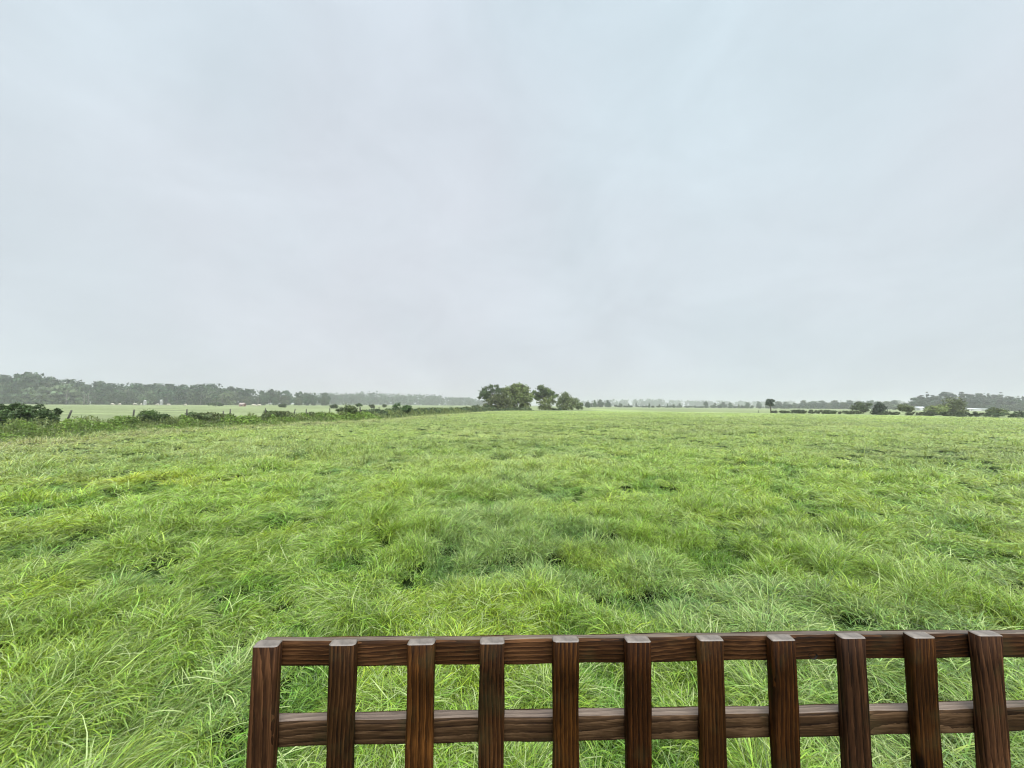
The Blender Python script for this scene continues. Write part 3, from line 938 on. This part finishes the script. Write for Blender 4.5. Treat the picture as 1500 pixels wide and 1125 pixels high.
def proto_mesh(name, kind, seed, mat):
    V, Q, t, mb = proto_tree(kind, seed)
    n = len(V)
    Vt = np.concatenate([V] + mb.v)
    Qs = [Q] + [q + n for q in mb.q]
    Ts = [q + n for q in mb.t]
    nq = sum(len(q) for q in Qs)
    mi = [0] * len(Q) + [1] * (nq - len(Q)) + [1] * sum(len(q) for q in Ts)
    tint = np.ones((len(Vt), 3)); tint[:n] = t
    o = build(name, Vt, [np.concatenate(Qs), np.concatenate(Ts)], [mat, M_bark], tint=tint, mat_idx=mi)
    me = o.data
    bpy.data.objects.remove(o)
    return me


PROTO = {}
for nm, mt in (('broad', M_wood), ('tall', M_wood), ('low', M_wood_light), ('light', M_wood_light), ('pine', M_pine), ('spire', M_pine), ('lowdark', M_hedge)):
    kd = {'light': 'broad', 'lowdark': 'low'}.get(nm, nm)
    PROTO[nm] = [proto_mesh('tree_mesh', kd, 50 + 7 * k + len(nm), mt) for k in range(3)]


def far_tree(name, kind, px, ytop, Y, label, cat='tree', group=None, wide=1.0, far_trim=.12):
    x = x_at(px, Y); z = gz(x, Y) - .1
    h = at(px, ytop, Y)[2] - z
    o = bpy.data.objects.new(name, random.choice(PROTO[kind]))
    COL.objects.link(o)
    o.location = (x, Y, z); o.rotation_euler = (0, 0, random.uniform(0, 6.28))
    w = h * wide * random.uniform(.8, 1.3)
    o.scale = (w * random.uniform(.8, 1.2), w * random.uniform(.8, 1.2), h)
    if far_trim: o.location.z -= h * far_trim; o.scale.z = h * (1 + far_trim)
    tag(o, label, cat, group)
    return o


# the wood along the left skyline
PROF = np.array([(-60, 552), (0, 551), (25, 549), (45, 548), (65, 551), (80, 556), (95, 554), (110, 559), (125, 564), (140, 559), (155, 560),
                 (175, 566), (195, 561), (215, 563), (230, 562), (250, 564), (275, 564), (300, 563), (308, 564), (318, 571), (332, 567),
                 (345, 568), (365, 571), (400, 571), (450, 574), (490, 577)], float)
for px in np.arange(-52, 480, 13.5):
    px = px + random.uniform(-3, 3)
    yt = np.interp(px, PROF[:, 0], PROF[:, 1]) + random.uniform(-.6, 1.8)
    Y = 300 + .25 * max(px, 0) + random.uniform(-12, 25)
    far_tree('woodland_tree', random.choice(['broad', 'broad', 'tall']), px, yt, Y,
             'tall grey-green broadleaf tree making the skyline of the long wood behind the left pasture', 'tree',
             'skyline trees of the left wood', 1.0)
for px in np.arange(-50, 478, 12.5):
    px = px + random.uniform(-4, 4)
    yt = np.interp(px, PROF[:, 0], PROF[:, 1])
    yb = 590.5 + .004 * px
    yt = yt + (yb - yt) * random.uniform(.2, .5)
    Y = 284 + .25 * max(px, 0) + random.uniform(-10, 8)
    far_tree('woodland_tree', random.choice(['broad', 'light', 'low', 'tall']), px, yt, Y,
             'lower tree along the near edge of the long wood behind the left pasture', 'tree',
             'edge trees of the left wood', 1.15)
far_tree('woodland_tree', 'broad', 41, 546.5, 292, 'tallest domed tree of the left wood, above the big dark gorse bush', 'tree', None, 1.2)


def tree_band(name, label, mat, pts, Y0, dY, n, leaf_px, seed):
    """a far-off wood that reads as one mass: crowns packed in a deep belt"""
    rng = np.random.default_rng(seed)
    pts = np.array(pts, float)
    vs, qs, ts, k = [], [], [], 0
    for i in range(n):
        px = rng.uniform(pts[0, 0], pts[-1, 0]); Y = Y0(px) if callable(Y0) else Y0
        Y = Y + rng.uniform(0, dY)
        yt = np.interp(px, pts[:, 0], pts[:, 1]) + rng.exponential(1.3)
        x = x_at(px, Y); z = gz(x, Y)
        h = max(at(px, yt, Y)[2] - z, 1.5)
        w = h * rng.uniform(.45, .8)
        V, Q, t, _ = leaf_cloud([(x, Y, z + h * .62, w * .6, w * .6, h * .38), (x, Y, z + h * .3, w * .6, w * .6, h * .32)], 14, 110,
                                leaf_px * Y / F_PX, rng, .3, (.4, 1.0))
        V[:, 2] = np.maximum(V[:, 2], z - .2)
        t = t * rng.uniform(.75, 1.3)
        vs.append(V); qs.append(Q + k); ts.append(t); k += len(V)
    o = build(name, np.concatenate(vs), [np.concatenate(qs)], mat, tint=np.concatenate(ts))
    tag(o, label, 'wood', kind='stuff')


tree_band('treeline', 'far pale wood fading into mist between the left wood and the copse', M_wood,
          [(440, 575), (470, 577), (510, 575.5), (550, 575), (580, 576.5), (620, 577.5), (650, 579), (680, 582), (706, 585), (722, 588)],
          lambda px: 680 + 1.2 * (px - 440), 140, 190, 1.6, 401)
tree_band('treeline', 'faint misty wood along the horizon right of the copse', M_wood,
          [(845, 587), (880, 586), (900, 585), (960, 584.5), (1000, 586), (1060, 587), (1130, 588), (1200, 588), (1280, 587), (1340, 588), (1400, 586), (1520, 588)],
          1300, 260, 260, 1.5, 402)

tree_band('treeline', 'low hazy scrub and hedgerows across the far fields right of the copse', M_wood,
          [(852, 593), (868, 590), (896, 590), (906, 595), (930, 594), (952, 596), (968, 594), (1000, 595), (1024, 596), (1045, 594), (1062, 593), (1076, 595), (1100, 593), (1118, 596), (1136, 594)],
          430, 190, 150, 1.4, 403)
tree_band('treeline', 'hazy belt of trees along the right horizon as far as the conifers', M_wood,
          [(1128, 592), (1150, 592), (1165, 593), (1180, 590), (1200, 591), (1225, 589), (1250, 589), (1290, 590), (1330, 591), (1352, 592)],
          400, 110, 170, 1.5, 404)
# scattered small trees in the middle distance right of the copse
for px, yt, Y, k, w in ((861, 589, 300, 'broad', .9), (871, 586, 420, 'broad', .8), (880, 585.5, 440, 'broad', 1.0), (890, 586, 430, 'broad', .9), (909, 590.5, 460, 'low', .6),
                        (921, 591, 470, 'broad', .7), (932, 590, 600, 'tall', .8), (951, 591, 380, 'broad', .7), (957, 594, 380, 'low', .5), (966, 592, 430, 'broad', .7),
                        (978, 591.3, 400, 'tall', .6), (987, 592.2, 430, 'broad', .8), (996, 591, 480, 'broad', .8), (1007, 595, 420, 'low', .6), (1018, 593.5, 380, 'tall', .6),
                        (1034, 588, 440, 'tall', .8), (1047, 590, 520, 'broad', 1.0), (1056, 592, 480, 'low', .6), (1070, 590, 460, 'broad', .8)):
    far_tree('field_tree', k, px, yt, Y, 'small hazy tree dotted along the pale far fields right of the copse', 'tree', 'small trees dotted along the far fields', w)
for px, yt, Y, k, w in ((1082, 592, 420, 'low', .5), (1095, 589.5, 430, 'broad', 1.2), (1112, 588, 520, 'broad', 1.1), (1123, 592, 470, 'low', .6), (1140, 588, 520, 'broad', 1.2), (1152, 588.5, 500, 'broad', 1.1),
                        (1164, 590, 430, 'light', 1.3), (1177, 586.5, 440, 'light', 1.2), (1191, 588, 460, 'broad', 1.2), (1205, 587, 440, 'broad', 1.2), (1213, 591, 400, 'light', 1.3), (1223, 586.5, 440, 'broad', 1.4),
                        (1236, 590, 400, 'light', 1.3), (1245, 586.5, 460, 'broad', 1.2), (1262, 587.5, 430, 'light', 1.3), (1275, 586.5, 440, 'broad', 1.2), (1288, 588, 430, 'broad', 1.1),
                        (1300, 588, 380, 'light', 1.3), (1311, 586.5, 400, 'broad', 1.3), (1324, 590, 360, 'light', 1.3), (1336, 588.5, 380, 'broad', 1.2), (1347, 590, 360, 'light', 1.2),
                        (1060, 589, 560, 'broad', 1.1), (1155, 596, 380, 'low', .5), (1183, 595, 370, 'low', .5), (1246, 597, 330, 'low', .5), (1310, 596, 300, 'low', .5)):
    far_tree('hazy_tree', k, px, yt, Y, 'hazy round tree in the loose belt along the right horizon', 'tree', 'round trees in the belt on the right horizon', w)
for px, yt, k, w in ((1342, 585, 'broad', 1.0), (1351, 582, 'pine', 1.0), (1359, 577.5, 'spire', 1.25), (1367, 582, 'pine', 1.1), (1376, 582.5, 'broad', 1.0), (1388, 577.2, 'broad', 1.15), (1399, 581, 'pine', 1.1),
                     (1410, 577, 'spire', 1.4), (1418, 580, 'pine', 1.2), (1427, 581, 'broad', .9), (1435, 579, 'pine', 1.0), (1442, 582, 'pine', 1.1), (1449, 579.5, 'spire', 1.2), (1459, 581, 'pine', 1.1),
                     (1468, 578, 'spire', 1.2), (1477, 583, 'pine', 1.2), (1484, 584, 'broad', .9), (1493, 583, 'spire', 1.4), (1502, 584, 'pine', 1.2), (1512, 582, 'broad', 1.1), (1526, 583, 'pine', 1.1)):
    far_tree('pine_tree', k, px, yt - 2.2, random.uniform(300, 345), 'dark conifer in the hazy clump rising above the white roofs at the right', 'tree', 'trees of the conifer clump behind the white roofs', w)
for px in np.arange(1338, 1530, 8.5):
    far_tree('hazy_tree', random.choice(['broad', 'pine', 'broad', 'tall']), px + random.uniform(-2, 2), random.uniform(584, 591), random.uniform(286, 300),
             'dark hazy tree low in the clump behind the white roofs at the right', 'tree', 'lower trees of the clump behind the white roofs', 1.25)
for px, yt, Y in ((1436, 592, 285), (1450, 594, 280), (1470, 593, 280), (1486, 592, 278), (1502, 594, 275), (1400, 592, 285), (1352, 590, 290), (1337, 592, 270)):
    far_tree('hazy_tree', 'light', px, yt, Y, 'lower grey-green tree among the white farm roofs at the right', 'tree', 'lower trees around the white roofs', 1.5)

# trees and bushes on the far right boundary of the field
def far_Y(px, off=2.0):
    Y = np.linspace(40, 250, 4000)
    d = ray(px, 595)
    g = d[0] / d[1] * Y - (far_x(Y) + off)
    i = np.where((g[:-1] < 0) & (g[1:] >= 0))[0]
    return float(Y[i[0]]) if len(i) else 120.


Yp = far_Y(1128, 1)
plant('wind_bent_pine', 'lone dark pine with a bare trunk and lopsided crown at the far field edge', 'tree', Yp, 1129,
      [(1126, 588.5, 4, 3.2), (1129.5, 587.5, 2.6, 2.6), (1121, 590.5, 3.2, 2.2), (1129, 592.5, 3.6, 2.2), (1123, 593, 3, 1.6)], M_pine, 26, 1300, 1.2, spread=.25, trunk=.85, fork=.62, n_limb=8)
for px, w, h, lab in ((1134, 3.5, 2.4, 'tiny dark bush beside the foot of the lone pine'), (1149, 6.5, 2.8, 'small dark bush second from the lone pine along the far field edge'),
                      (1169, 9, 4.4, 'humped dark bush left of the long low hedge on the far field edge'), (1198, 20, 3.8, 'long low dark hedge right of the humped bush on the far field edge'),
                      (1216, 8, 4, 'rounded end bush of the long low hedge on the far field edge'), (1243, 20, 4.0, 'dark low hedge just left of the dark cone-shaped tree')):
    Y = far_Y(px, 1.5)
    yb = 593 + .0068 * (px - 750) + F_PX * (EYE + .16) / Y
    plant('low_bush', lab, 'bush', Y, px, [(px + w * q, yb - h * .55, w * .45, h * (.55 + .1 * math.sin(q * 9 + px))) for q in (-.65, -.3, .05, .4, .7)],
          M_hedge, 40, 1500, 1.2, group='dark low bushes on the far field edge', spread=.3, n_limb=4, depth=1.0 if w < 10 else .4)
plant('flat_topped_tree', 'flat-topped tree leaning right behind the low hedge on the far field edge', 'tree', far_Y(1262, 40), 1260,
      [(1262, 594, 10, 4), (1255, 597, 7, 4), (1272, 593, 6, 2.5), (1262, 600, 9, 3.5)], M_oak, 40, 2000, 1.3, spread=.3, trunk=.8, n_limb=8)
plant('cone_tree', 'dark cone-shaped tree standing at the far field edge', 'tree', far_Y(1288, 4), 1288,
      [(1290, 592, 3, 4), (1289, 597, 5, 5), (1288, 602, 7, 5), (1287, 606, 7.5, 3.5)], M_pine, 60, 2400, 1.3, spread=.28, trunk=.7, n_limb=6)
plant('small_round_tree', 'small round tree on a short trunk right of the dark cone-shaped tree', 'tree', far_Y(1327, 6), 1328,
      [(1327, 597, 8, 4.5), (1321, 599.5, 5, 3.5), (1333, 599.5, 4.5, 3.5)], M_oak, 40, 2000, 1.3, spread=.3, trunk=.8, fork=.5, n_limb=6)
plant('willow_tree', 'large round grey-green tree between the two white roofs', 'tree', far_Y(1398, 30), 1399,
      [(1396, 592, 9, 8), (1390, 598, 11, 8), (1402, 598, 8, 8), (1394, 604, 14, 5)], M_oak, 90, 4200, 1.4, spread=.28, trunk=1.2, n_limb=8)
plant('willow_bush', 'pale broad bush left of the large round grey-green tree', 'bush', far_Y(1370, 20), 1371,
      [(1372, 600, 11, 6), (1362, 603, 8, 5), (1382, 603, 8, 6)], M_olive, 60, 2600, 1.4, spread=.3, n_limb=6)
plant('willow_bush', 'dark bush in front of the right end of the long white roof', 'bush', far_Y(1456, 14), 1457,
      [(1458, 602, 7, 4.5), (1465, 604, 6, 4), (1452, 605, 5, 3)], M_oak, 50, 2400, 1.4, spread=.3, n_limb=6)
for k, (px, w, h, lab) in enumerate(((1306, 11, 4.0, 'boundary hedge between the dark cone-shaped tree and the small round tree'), (1346, 16, 4.6, 'boundary hedge below the small white roof'),
                                     (1382, 22, 5.2, 'boundary hedge in front of the large round tree'), (1428, 24, 6.4, 'boundary hedge below the long white roof'),
                                     (1486, 36, 6.6, 'boundary hedge running out of the photo at the right'))):
    Y = far_Y(px, 3)
    yb = 593 + .0068 * (px - 750) + F_PX * (EYE + .16) / Y
    plant('boundary_hedge', lab, 'hedge', Y, px, [(px + w * q, yb - h * (.42 + .16 * math.sin(q * 17 + px)), w * (.2 + .08 * math.sin(q * 5)), h * (.48 + .26 * math.sin(q * 13 + px))) for q in (-.9, -.68, -.45, -.2, .05, .28, .52, .74, .95)],
          M_hedge, 60, 2600, 1.3, group='boundary hedges on the right field edge', spread=.35, n_limb=5, depth=.4)

# small bushes and a mop-headed tree in the pasture
for px, yt, w, Y, lab in ((316, 590.3, 13, 210, 'long dark thicket in the pasture below the left wood'), (414, 591.5, 5, 170, 'dark round bush in the pasture left of the hawthorn'),
                          (489, 592.5, 5, 140, 'dark round bush in the pasture just left of the mop-headed tree'), (544, 592.5, 4.5, 150, 'dark round bush in the pasture right of the mop-headed tree'),
                          (563, 591.8, 2.6, 190, 'tiny dark bush in the pasture above the gorse')):
    yb = 593 + .0068 * (px - 750) + F_PX * (EYE + .16) / Y
    h = (yb - yt) / 2
    plant('pasture_bush', lab, 'bush', Y, px, [(px + w * q, yb - h, w * .55, h * .9) for q in (-.45, 0, .45)], M_hedge, 24, 1000, 1.3,
          group='dark bushes in the pasture', spread=.3, n_limb=4, depth=.6)
plant('mop_headed_tree', 'small mop-headed tree on a thin trunk beyond the hawthorn bush', 'tree', 85, 526,
      [(525, 593.2, 3.6, 2), (527, 593.5, 2.5, 1.8)], M_hedge, 16, 700, 1.2, spread=.3, trunk=.45, fork=.8, n_limb=5)

# bare pale trunks in front of the wood
for k, (px, yt, Y) in enumerate(((97, 572, 276), (123, 577, 274), (129, 576, 276), (294, 577, 345), (325, 579, 350), (378, 582, 360))):
    x = x_at(px, Y); z = gz(x, Y); h = at(px, yt, Y)[2] - z
    mb = MB(); rng = np.random.default_rng(70 + k)
    mb.tube([(0, 0, -.2), (.1, 0, h * .4), (-.05, .05, h * .75), (.08, 0, h)], [.3, .26, .2, .1], 7)
    for q in range(5):
        a = rng.uniform(0, 6.28); z1 = h * rng.uniform(.5, .9)
        mb.tube([(0, 0, z1), (math.cos(a) * .9, math.sin(a) * .9, z1 + .7), (math.cos(a) * 1.5, math.sin(a) * 1.5, z1 + 1.6)], [.12, .08, .03], 5)
    o = mb.build('bare_trunk', plain_mat('pale_bark_%d' % k, (.125, .125, .11), rough=.9, scale=3, vary=.2), smooth=True)
    o.location = (x, Y, z)
    tag(o, 'pale bare tree trunk standing against the dark edge of the left wood', 'dead tree', 'pale bare trunks along the left wood')


# ------------------------------------------------------------------ farm buildings
def shed(name, label, cat, px0, px1, y_eave, y_ridge, Y, wall, roof, depth=9.0, rz=0.0):
    x0, x1 = x_at(px0, Y), x_at(px1, Y)
    xc = (x0 + x1) / 2; L = x1 - x0; z = gz(xc, Y)
    he = at((px0 + px1) / 2, y_eave, Y)[2] - z; hr = at((px0 + px1) / 2, y_ridge, Y + depth / 2)[2] - z
    he = max(he, 1.2); hr = max(hr, he + min(.5, L * .2))
    root = empty(name, (xc, Y, z), rz)
    tag(root, label, cat)
    mb = MB(); w = L / 2; d = depth
    mb.add([(-w, 0, -.3), (w, 0, -.3), (w, d, -.3), (-w, d, -.3), (-w, 0, he), (w, 0, he), (w, d, he), (-w, d, he), (-w, d / 2, hr - .06), (w, d / 2, hr - .06)],
           [(0, 1, 5, 4), (2, 3, 7, 6)], None)
    mb.q.append(np.zeros((0, 4), int))
    mb.add([(-w, 0, -.3), (-w, d, -.3), (-w, d, he), (-w, 0, he)], [(0, 3, 2, 1)])
    mb.add([(w, 0, -.3), (w, d, -.3), (w, d, he), (w, 0, he)], [(0, 1, 2, 3)])
    mb.add([(-w, 0, he), (-w, d, he), (-w, d / 2, hr - .06)], None, [(0, 2, 1)])
    mb.add([(w, 0, he), (w, d, he), (w, d / 2, hr - .06)], None, [(0, 1, 2)])
    mb.build('wall', wall, root)
    rb = MB(); o = min(.35, L * .06); t = .12 if L > 4 else .05
    sl = (hr - he) / (d / 2)
    for sgn in (0, 1):
        ye = -o if sgn == 0 else d + o
        ze = he - sl * o
        rb.add([(-w - o, ye, ze), (w + o, ye, ze), (w + o, d / 2, hr), (-w - o, d / 2, hr), (-w - o, ye, ze + t), (w + o, ye, ze + t), (w + o, d / 2, hr + t), (-w - o, d / 2, hr + t)],
               [(0, 3, 2, 1), (4, 5, 6, 7), (0, 1, 5, 4), (3, 7, 6, 2), (0, 4, 7, 3), (1, 2, 6, 5)] if sgn == 0 else
               [(0, 1, 2, 3), (4, 7, 6, 5), (0, 4, 5, 1), (3, 2, 6, 7), (0, 3, 7, 4), (1, 5, 6, 2)])
    rb.build('roof', roof, root)
    n = max(1, int(L / 6))
    for k in range(n):
        xw = -w + L * (k + .5) / n
        wb = MB(); wb.box((xw, -.03, he * .5), (min(1.4, L * .25), .06, min(1.1, he * .4)))
        wb.build('window', M_darkgap, root)
    return root


shed('farm_shed', 'long low farm shed with a bright white roof at the far right', 'shed', 1416, 1447, 604.5, 600.2, 235, M_whitepaint, M_roofpale, 16)
shed('farm_shed', 'small white-roofed shed left of the large round tree', 'shed', 1348, 1363, 598.3, 595.8, 250, M_whitepaint, M_roofpale, 10)
shed('farm_shed', 'pale shed half hidden behind trees right of the long white roof', 'shed', 1449, 1472, 603.0, 599.8, 262, M_whitepaint, M_roofpale, 10)
shed('cottage', 'small white hut at the foot of the left wood, left of its neighbour', 'hut', 210, 212.6, 587.6, 585.8, 296, M_dullwhite, M_dullwhite, 1.4)
shed('cottage', 'white hut glimpsed between trunks of the left wood, right of its neighbour', 'hut', 234, 236.5, 587.0, 585.4, 300, M_dullwhite, M_dullwhite, 1.4)
shed('field_shelter', 'little red-walled field shelter in the pasture below the left wood', 'shelter', 350, 357, 592, 590.2, 215, M_redwall, M_roofdull, 2)


# ------------------------------------------------------------------ cattle in the pasture
def cow(px, Y, facing, mat, label, group, lying=False):
    x = x_at(px, Y); z = gz(x, Y)
    me = bpy.data.meshes.new('cow')
    # skeleton: pelvis root, spine, neck, head lowered to graze, four legs, tail
    P = [(-.75, 0, 1.12), (-.35, 0, 1.08), (.1, 0, 1.05), (.55, 0, 1.1), (.85, 0, 1.0), (1.15, 0, .62), (1.28, 0, .36), (1.42, 0, .2)]
    R = [.27, .33, .36, .32, .22, .16, .14, .08]
    E = [(i, i + 1) for i in range(7)]

    def leg(att, pts, rad):
        prev = att
        for p, r in zip(pts, rad):
            P.append(p); R.append(r); E.append((prev, len(P) - 1)); prev = len(P) - 1
    for s in (-1, 1):
        leg(0, [(-.72, .2 * s, .78), (-.86, .2 * s, .5), (-.8, .2 * s, .06)], [.15, .08, .065])
        leg(3, [(.55, .19 * s, .68), (.58, .19 * s, .42), (.56, .19 * s, .06)], [.12, .075, .065])
        leg(6, [(1.16, .17 * s, .46)], [.045])
    leg(0, [(-1.0, 0, 1.08), (-1.06, 0, .7), (-1.04, 0, .45)], [.05, .03, .05])
    leg(1, [(-.42, 0, .74)], [.1])
    me.from_pydata(P, E, [])
    o = bpy.data.objects.new('cow', me); COL.objects.link(o)
    sk = o.modifiers.new('skin', 'SKIN')
    if not me.skin_vertices:
        pass
    for i, v in enumerate(me.skin_vertices[0].data):
        v.radius = (R[i] * .9, R[i])
        v.use_root = (i == 0)
    sb = o.modifiers.new('sub', 'SUBSURF'); sb.levels = sb.render_levels = 1
    dg = bpy.context.evaluated_depsgraph_get()
    m2 = bpy.data.meshes.new_from_object(o.evaluated_get(dg))
    bpy.data.objects.remove(o)
    m2.materials.clear(); m2.materials.append(mat)
    m2.polygons.foreach_set('use_smooth', [True] * len(m2.polygons))
    o = bpy.data.objects.new('cow', m2); COL.objects.link(o)
    o.location = (x, Y, z); o.rotation_euler = (0, 0, facing)
    tag(o, label, 'cow', group)
    return m2


herd = 'pale cattle grazing in the left pasture'
first = None
for px, Y, a in ((165, 245, .2), (175.5, 240, 3.0), (198, 262, .4), (207, 250, 2.6), (231, 246, 3.3), (247, 240, .1), (272, 225, 2.9), (372, 215, .3), (380, 220, 3.2)):
    if first is None:
        first = cow(px, Y, a, M_cow, 'cream coloured cow grazing in the pasture before the left wood', herd)
    else:
        x = x_at(px, Y)
        o = bpy.data.objects.new('cow', first); COL.objects.link(o)
        o.location = (x, Y, gz(x, Y)); o.rotation_euler = (0, 0, a); o.scale = [random.uniform(.95, 1.1)] * 3
        tag(o, 'cream coloured cow grazing in the pasture before the left wood', 'cow', herd)

# marker post by the lone pine
Y = far_Y(1111, 1); x = x_at(1111, Y); z = gz(x, Y)
mb = MB(); mb.tube([(0, 0, -.2), (0, 0, .4), (.02, 0, .75)], [.09, .085, .08], 8)
mb.tube([(.02, 0, .75), (.02, 0, .80)], [.1, .07], 8)
o = mb.build('marker_post', M_post); o.location = (x, Y, z)
tag(o, 'short dark marker post left of the lone pine on the far field edge', 'post')

# ------------------------------------------------------------------ mist
mb = MB(); mb.box((0, 0, (26 - 2.2) / 2), (5200, 5200, 26 + 2.2))
hz, nt, out = nodes('mist')
pv = nt.nodes.new('ShaderNodeVolumePrincipled')
pv.inputs['Color'].default_value = (.955, .955, 1.0, 1)
pv.inputs['Density'].default_value = .00058
pv.inputs['Anisotropy'].default_value = .55
nt.links.new(pv.outputs[0], out.inputs['Volume'])
o = mb.build('haze', hz)
tag(o, 'thin grey rain mist lying over the far fields and woods', 'haze', kind='stuff')

# ------------------------------------------------------------------ light: overcast sky and a weak, very soft sun
SUN_EL, SUN_AZ = math.radians(56), math.radians(160)       # high, behind the camera to the right
W = bpy.data.worlds.new('World'); S.world = W; W.use_nodes = True
nt = W.node_tree
for n in list(nt.nodes): nt.nodes.remove(n)
out = nt.nodes.new('ShaderNodeOutputWorld'); bg = nt.nodes.new('ShaderNodeBackground')
sky = nt.nodes.new('ShaderNodeTexSky'); sky.sky_type = 'NISHITA'; sky.sun_disc = False
sky.sun_elevation = SUN_EL; sky.sun_rotation = SUN_AZ
bg.inputs['Strength'].default_value = .1
tc = nt.nodes.new('ShaderNodeTexCoord')
# cloud deck: brighter overhead (added out of view to light the grass), soft mottling
sep = nt.nodes.new('ShaderNodeSeparateXYZ'); nt.links.new(tc.outputs['Generated'], sep.inputs[0])
cr = nt.nodes.new('ShaderNodeValToRGB')
e = cr.color_ramp.elements
e[0].position = 0.0; e[0].color = (.705, .755, .785, 1)
e[1].position = 1.0; e[1].color = (1.5, 1.55, 1.6, 1)
k = e.new(.80); k.color = (.70, .80, .87, 1)
k = e.new(.35); k.color = (.725, .78, .83, 1)
nt.links.new(sep.outputs['Z'], cr.inputs[0])
# bright patch added round the unseen sun, behind the camera, to light the grass
dt = nt.nodes.new('ShaderNodeVectorMath'); dt.operation = 'DOT_PRODUCT'
dt.inputs[1].default_value = (math.sin(SUN_AZ) * math.cos(SUN_EL), math.cos(SUN_AZ) * math.cos(SUN_EL), math.sin(SUN_EL))
nt.links.new(tc.outputs['Generated'], dt.inputs[0])
gl = nt.nodes.new('ShaderNodeMapRange'); gl.interpolation_type = 'SMOOTHSTEP'
gl.inputs[1].default_value = .42; gl.inputs[2].default_value = 1.0; gl.inputs[3].default_value = 0; gl.inputs[4].default_value = 4.2
nt.links.new(dt.outputs['Value'], gl.inputs[0])
mp = nt.nodes.new('ShaderNodeMapping'); mp.inputs['Scale'].default_value = (1.0, 1.0, 1.8)
nz = nt.nodes.new('ShaderNodeTexNoise'); nz.inputs['Scale'].default_value = 3.2; nz.inputs['Detail'].default_value = 9
nz.inputs['Roughness'].default_value = .58; nz.inputs['Distortion'].default_value = .4
nt.links.new(tc.outputs['Generated'], mp.inputs[0]); nt.links.new(mp.outputs[0], nz.inputs['Vector'])
mr = nt.nodes.new('ShaderNodeMapRange'); mr.inputs[1].default_value = .3; mr.inputs[2].default_value = .7
mr.inputs[3].default_value = .94; mr.inputs[4].default_value = 1.05
nt.links.new(nz.outputs['Fac'], mr.inputs[0])
sc = nt.nodes.new('ShaderNodeVectorMath'); sc.operation = 'SCALE'
# cooler and greyer veils in the deck
n2 = nt.nodes.new('ShaderNodeTexNoise'); n2.inputs['Scale'].default_value = 1.25; n2.inputs['Detail'].default_value = 3
of2 = nt.nodes.new('ShaderNodeMapping'); of2.inputs['Location'].default_value = (3.1, .7, 1.9)
nt.links.new(tc.outputs['Generated'], of2.inputs[0]); nt.links.new(of2.outputs[0], n2.inputs['Vector'])
m2 = nt.nodes.new('ShaderNodeMapRange'); m2.inputs[1].default_value = .35; m2.inputs[2].default_value = .65
nt.links.new(n2.outputs['Fac'], m2.inputs[0])
vl = nt.nodes.new('ShaderNodeMix'); vl.data_type = 'RGBA'
vl.inputs[6].default_value = (.968, 1.008, 1.012, 1); vl.inputs[7].default_value = (1.015, .992, 1.003, 1)
nt.links.new(m2.outputs[0], vl.inputs[0])
vm = nt.nodes.new('ShaderNodeMix'); vm.data_type = 'RGBA'; vm.blend_type = 'MULTIPLY'; vm.inputs[0].default_value = 1
nt.links.new(cr.outputs[0], vm.inputs[6]); nt.links.new(vl.outputs[2], vm.inputs[7])
nt.links.new(vm.outputs[2], sc.inputs[0]); nt.links.new(mr.outputs[0], sc.inputs['Scale'])
up = nt.nodes.new('ShaderNodeVectorMath'); up.operation = 'SCALE'; up.inputs['Scale'].default_value = 10.0   # deck radiance / strength .1
glow = nt.nodes.new('ShaderNodeVectorMath'); glow.operation = 'ADD'
nt.links.new(sc.outputs[0], glow.inputs[0]); nt.links.new(gl.outputs[0], glow.inputs[1])
nt.links.new(glow.outputs[0], up.inputs[0])
mx = nt.nodes.new('ShaderNodeMix'); mx.data_type = 'RGBA'; mx.inputs[0].default_value = .94
nt.links.new(sky.outputs[0], mx.inputs[6]); nt.links.new(up.outputs[0], mx.inputs[7])
nt.links.new(mx.outputs[2], bg.inputs['Color']); nt.links.new(bg.outputs[0], out.inputs[0])

sun = bpy.data.lights.new('sun', 'SUN'); sun.energy = 1.5; sun.angle = math.radians(40); sun.color = (1, .97, .93)
so = bpy.data.objects.new('sun', sun); COL.objects.link(so)
dirv = Vector((math.sin(SUN_AZ) * math.cos(SUN_EL), math.cos(SUN_AZ) * math.cos(SUN_EL), math.sin(SUN_EL)))
so.rotation_euler = dirv.to_track_quat('Z', 'Y').to_euler()
so.location = (0, 0, 60)

# ------------------------------------------------------------------ render settings
S.view_settings.view_transform = 'Standard'; S.view_settings.look = 'None'
S.view_settings.exposure = 0.0; S.view_settings.gamma = 1.0
c = S.cycles
c.max_bounces = 5; c.diffuse_bounces = 2; c.glossy_bounces = 2; c.transmission_bounces = 3; c.volume_bounces = 2
c.transparent_max_bounces = 4
c.caustics_reflective = False; c.caustics_refractive = False
c.use_denoising = True
c.filter_width = 1.15
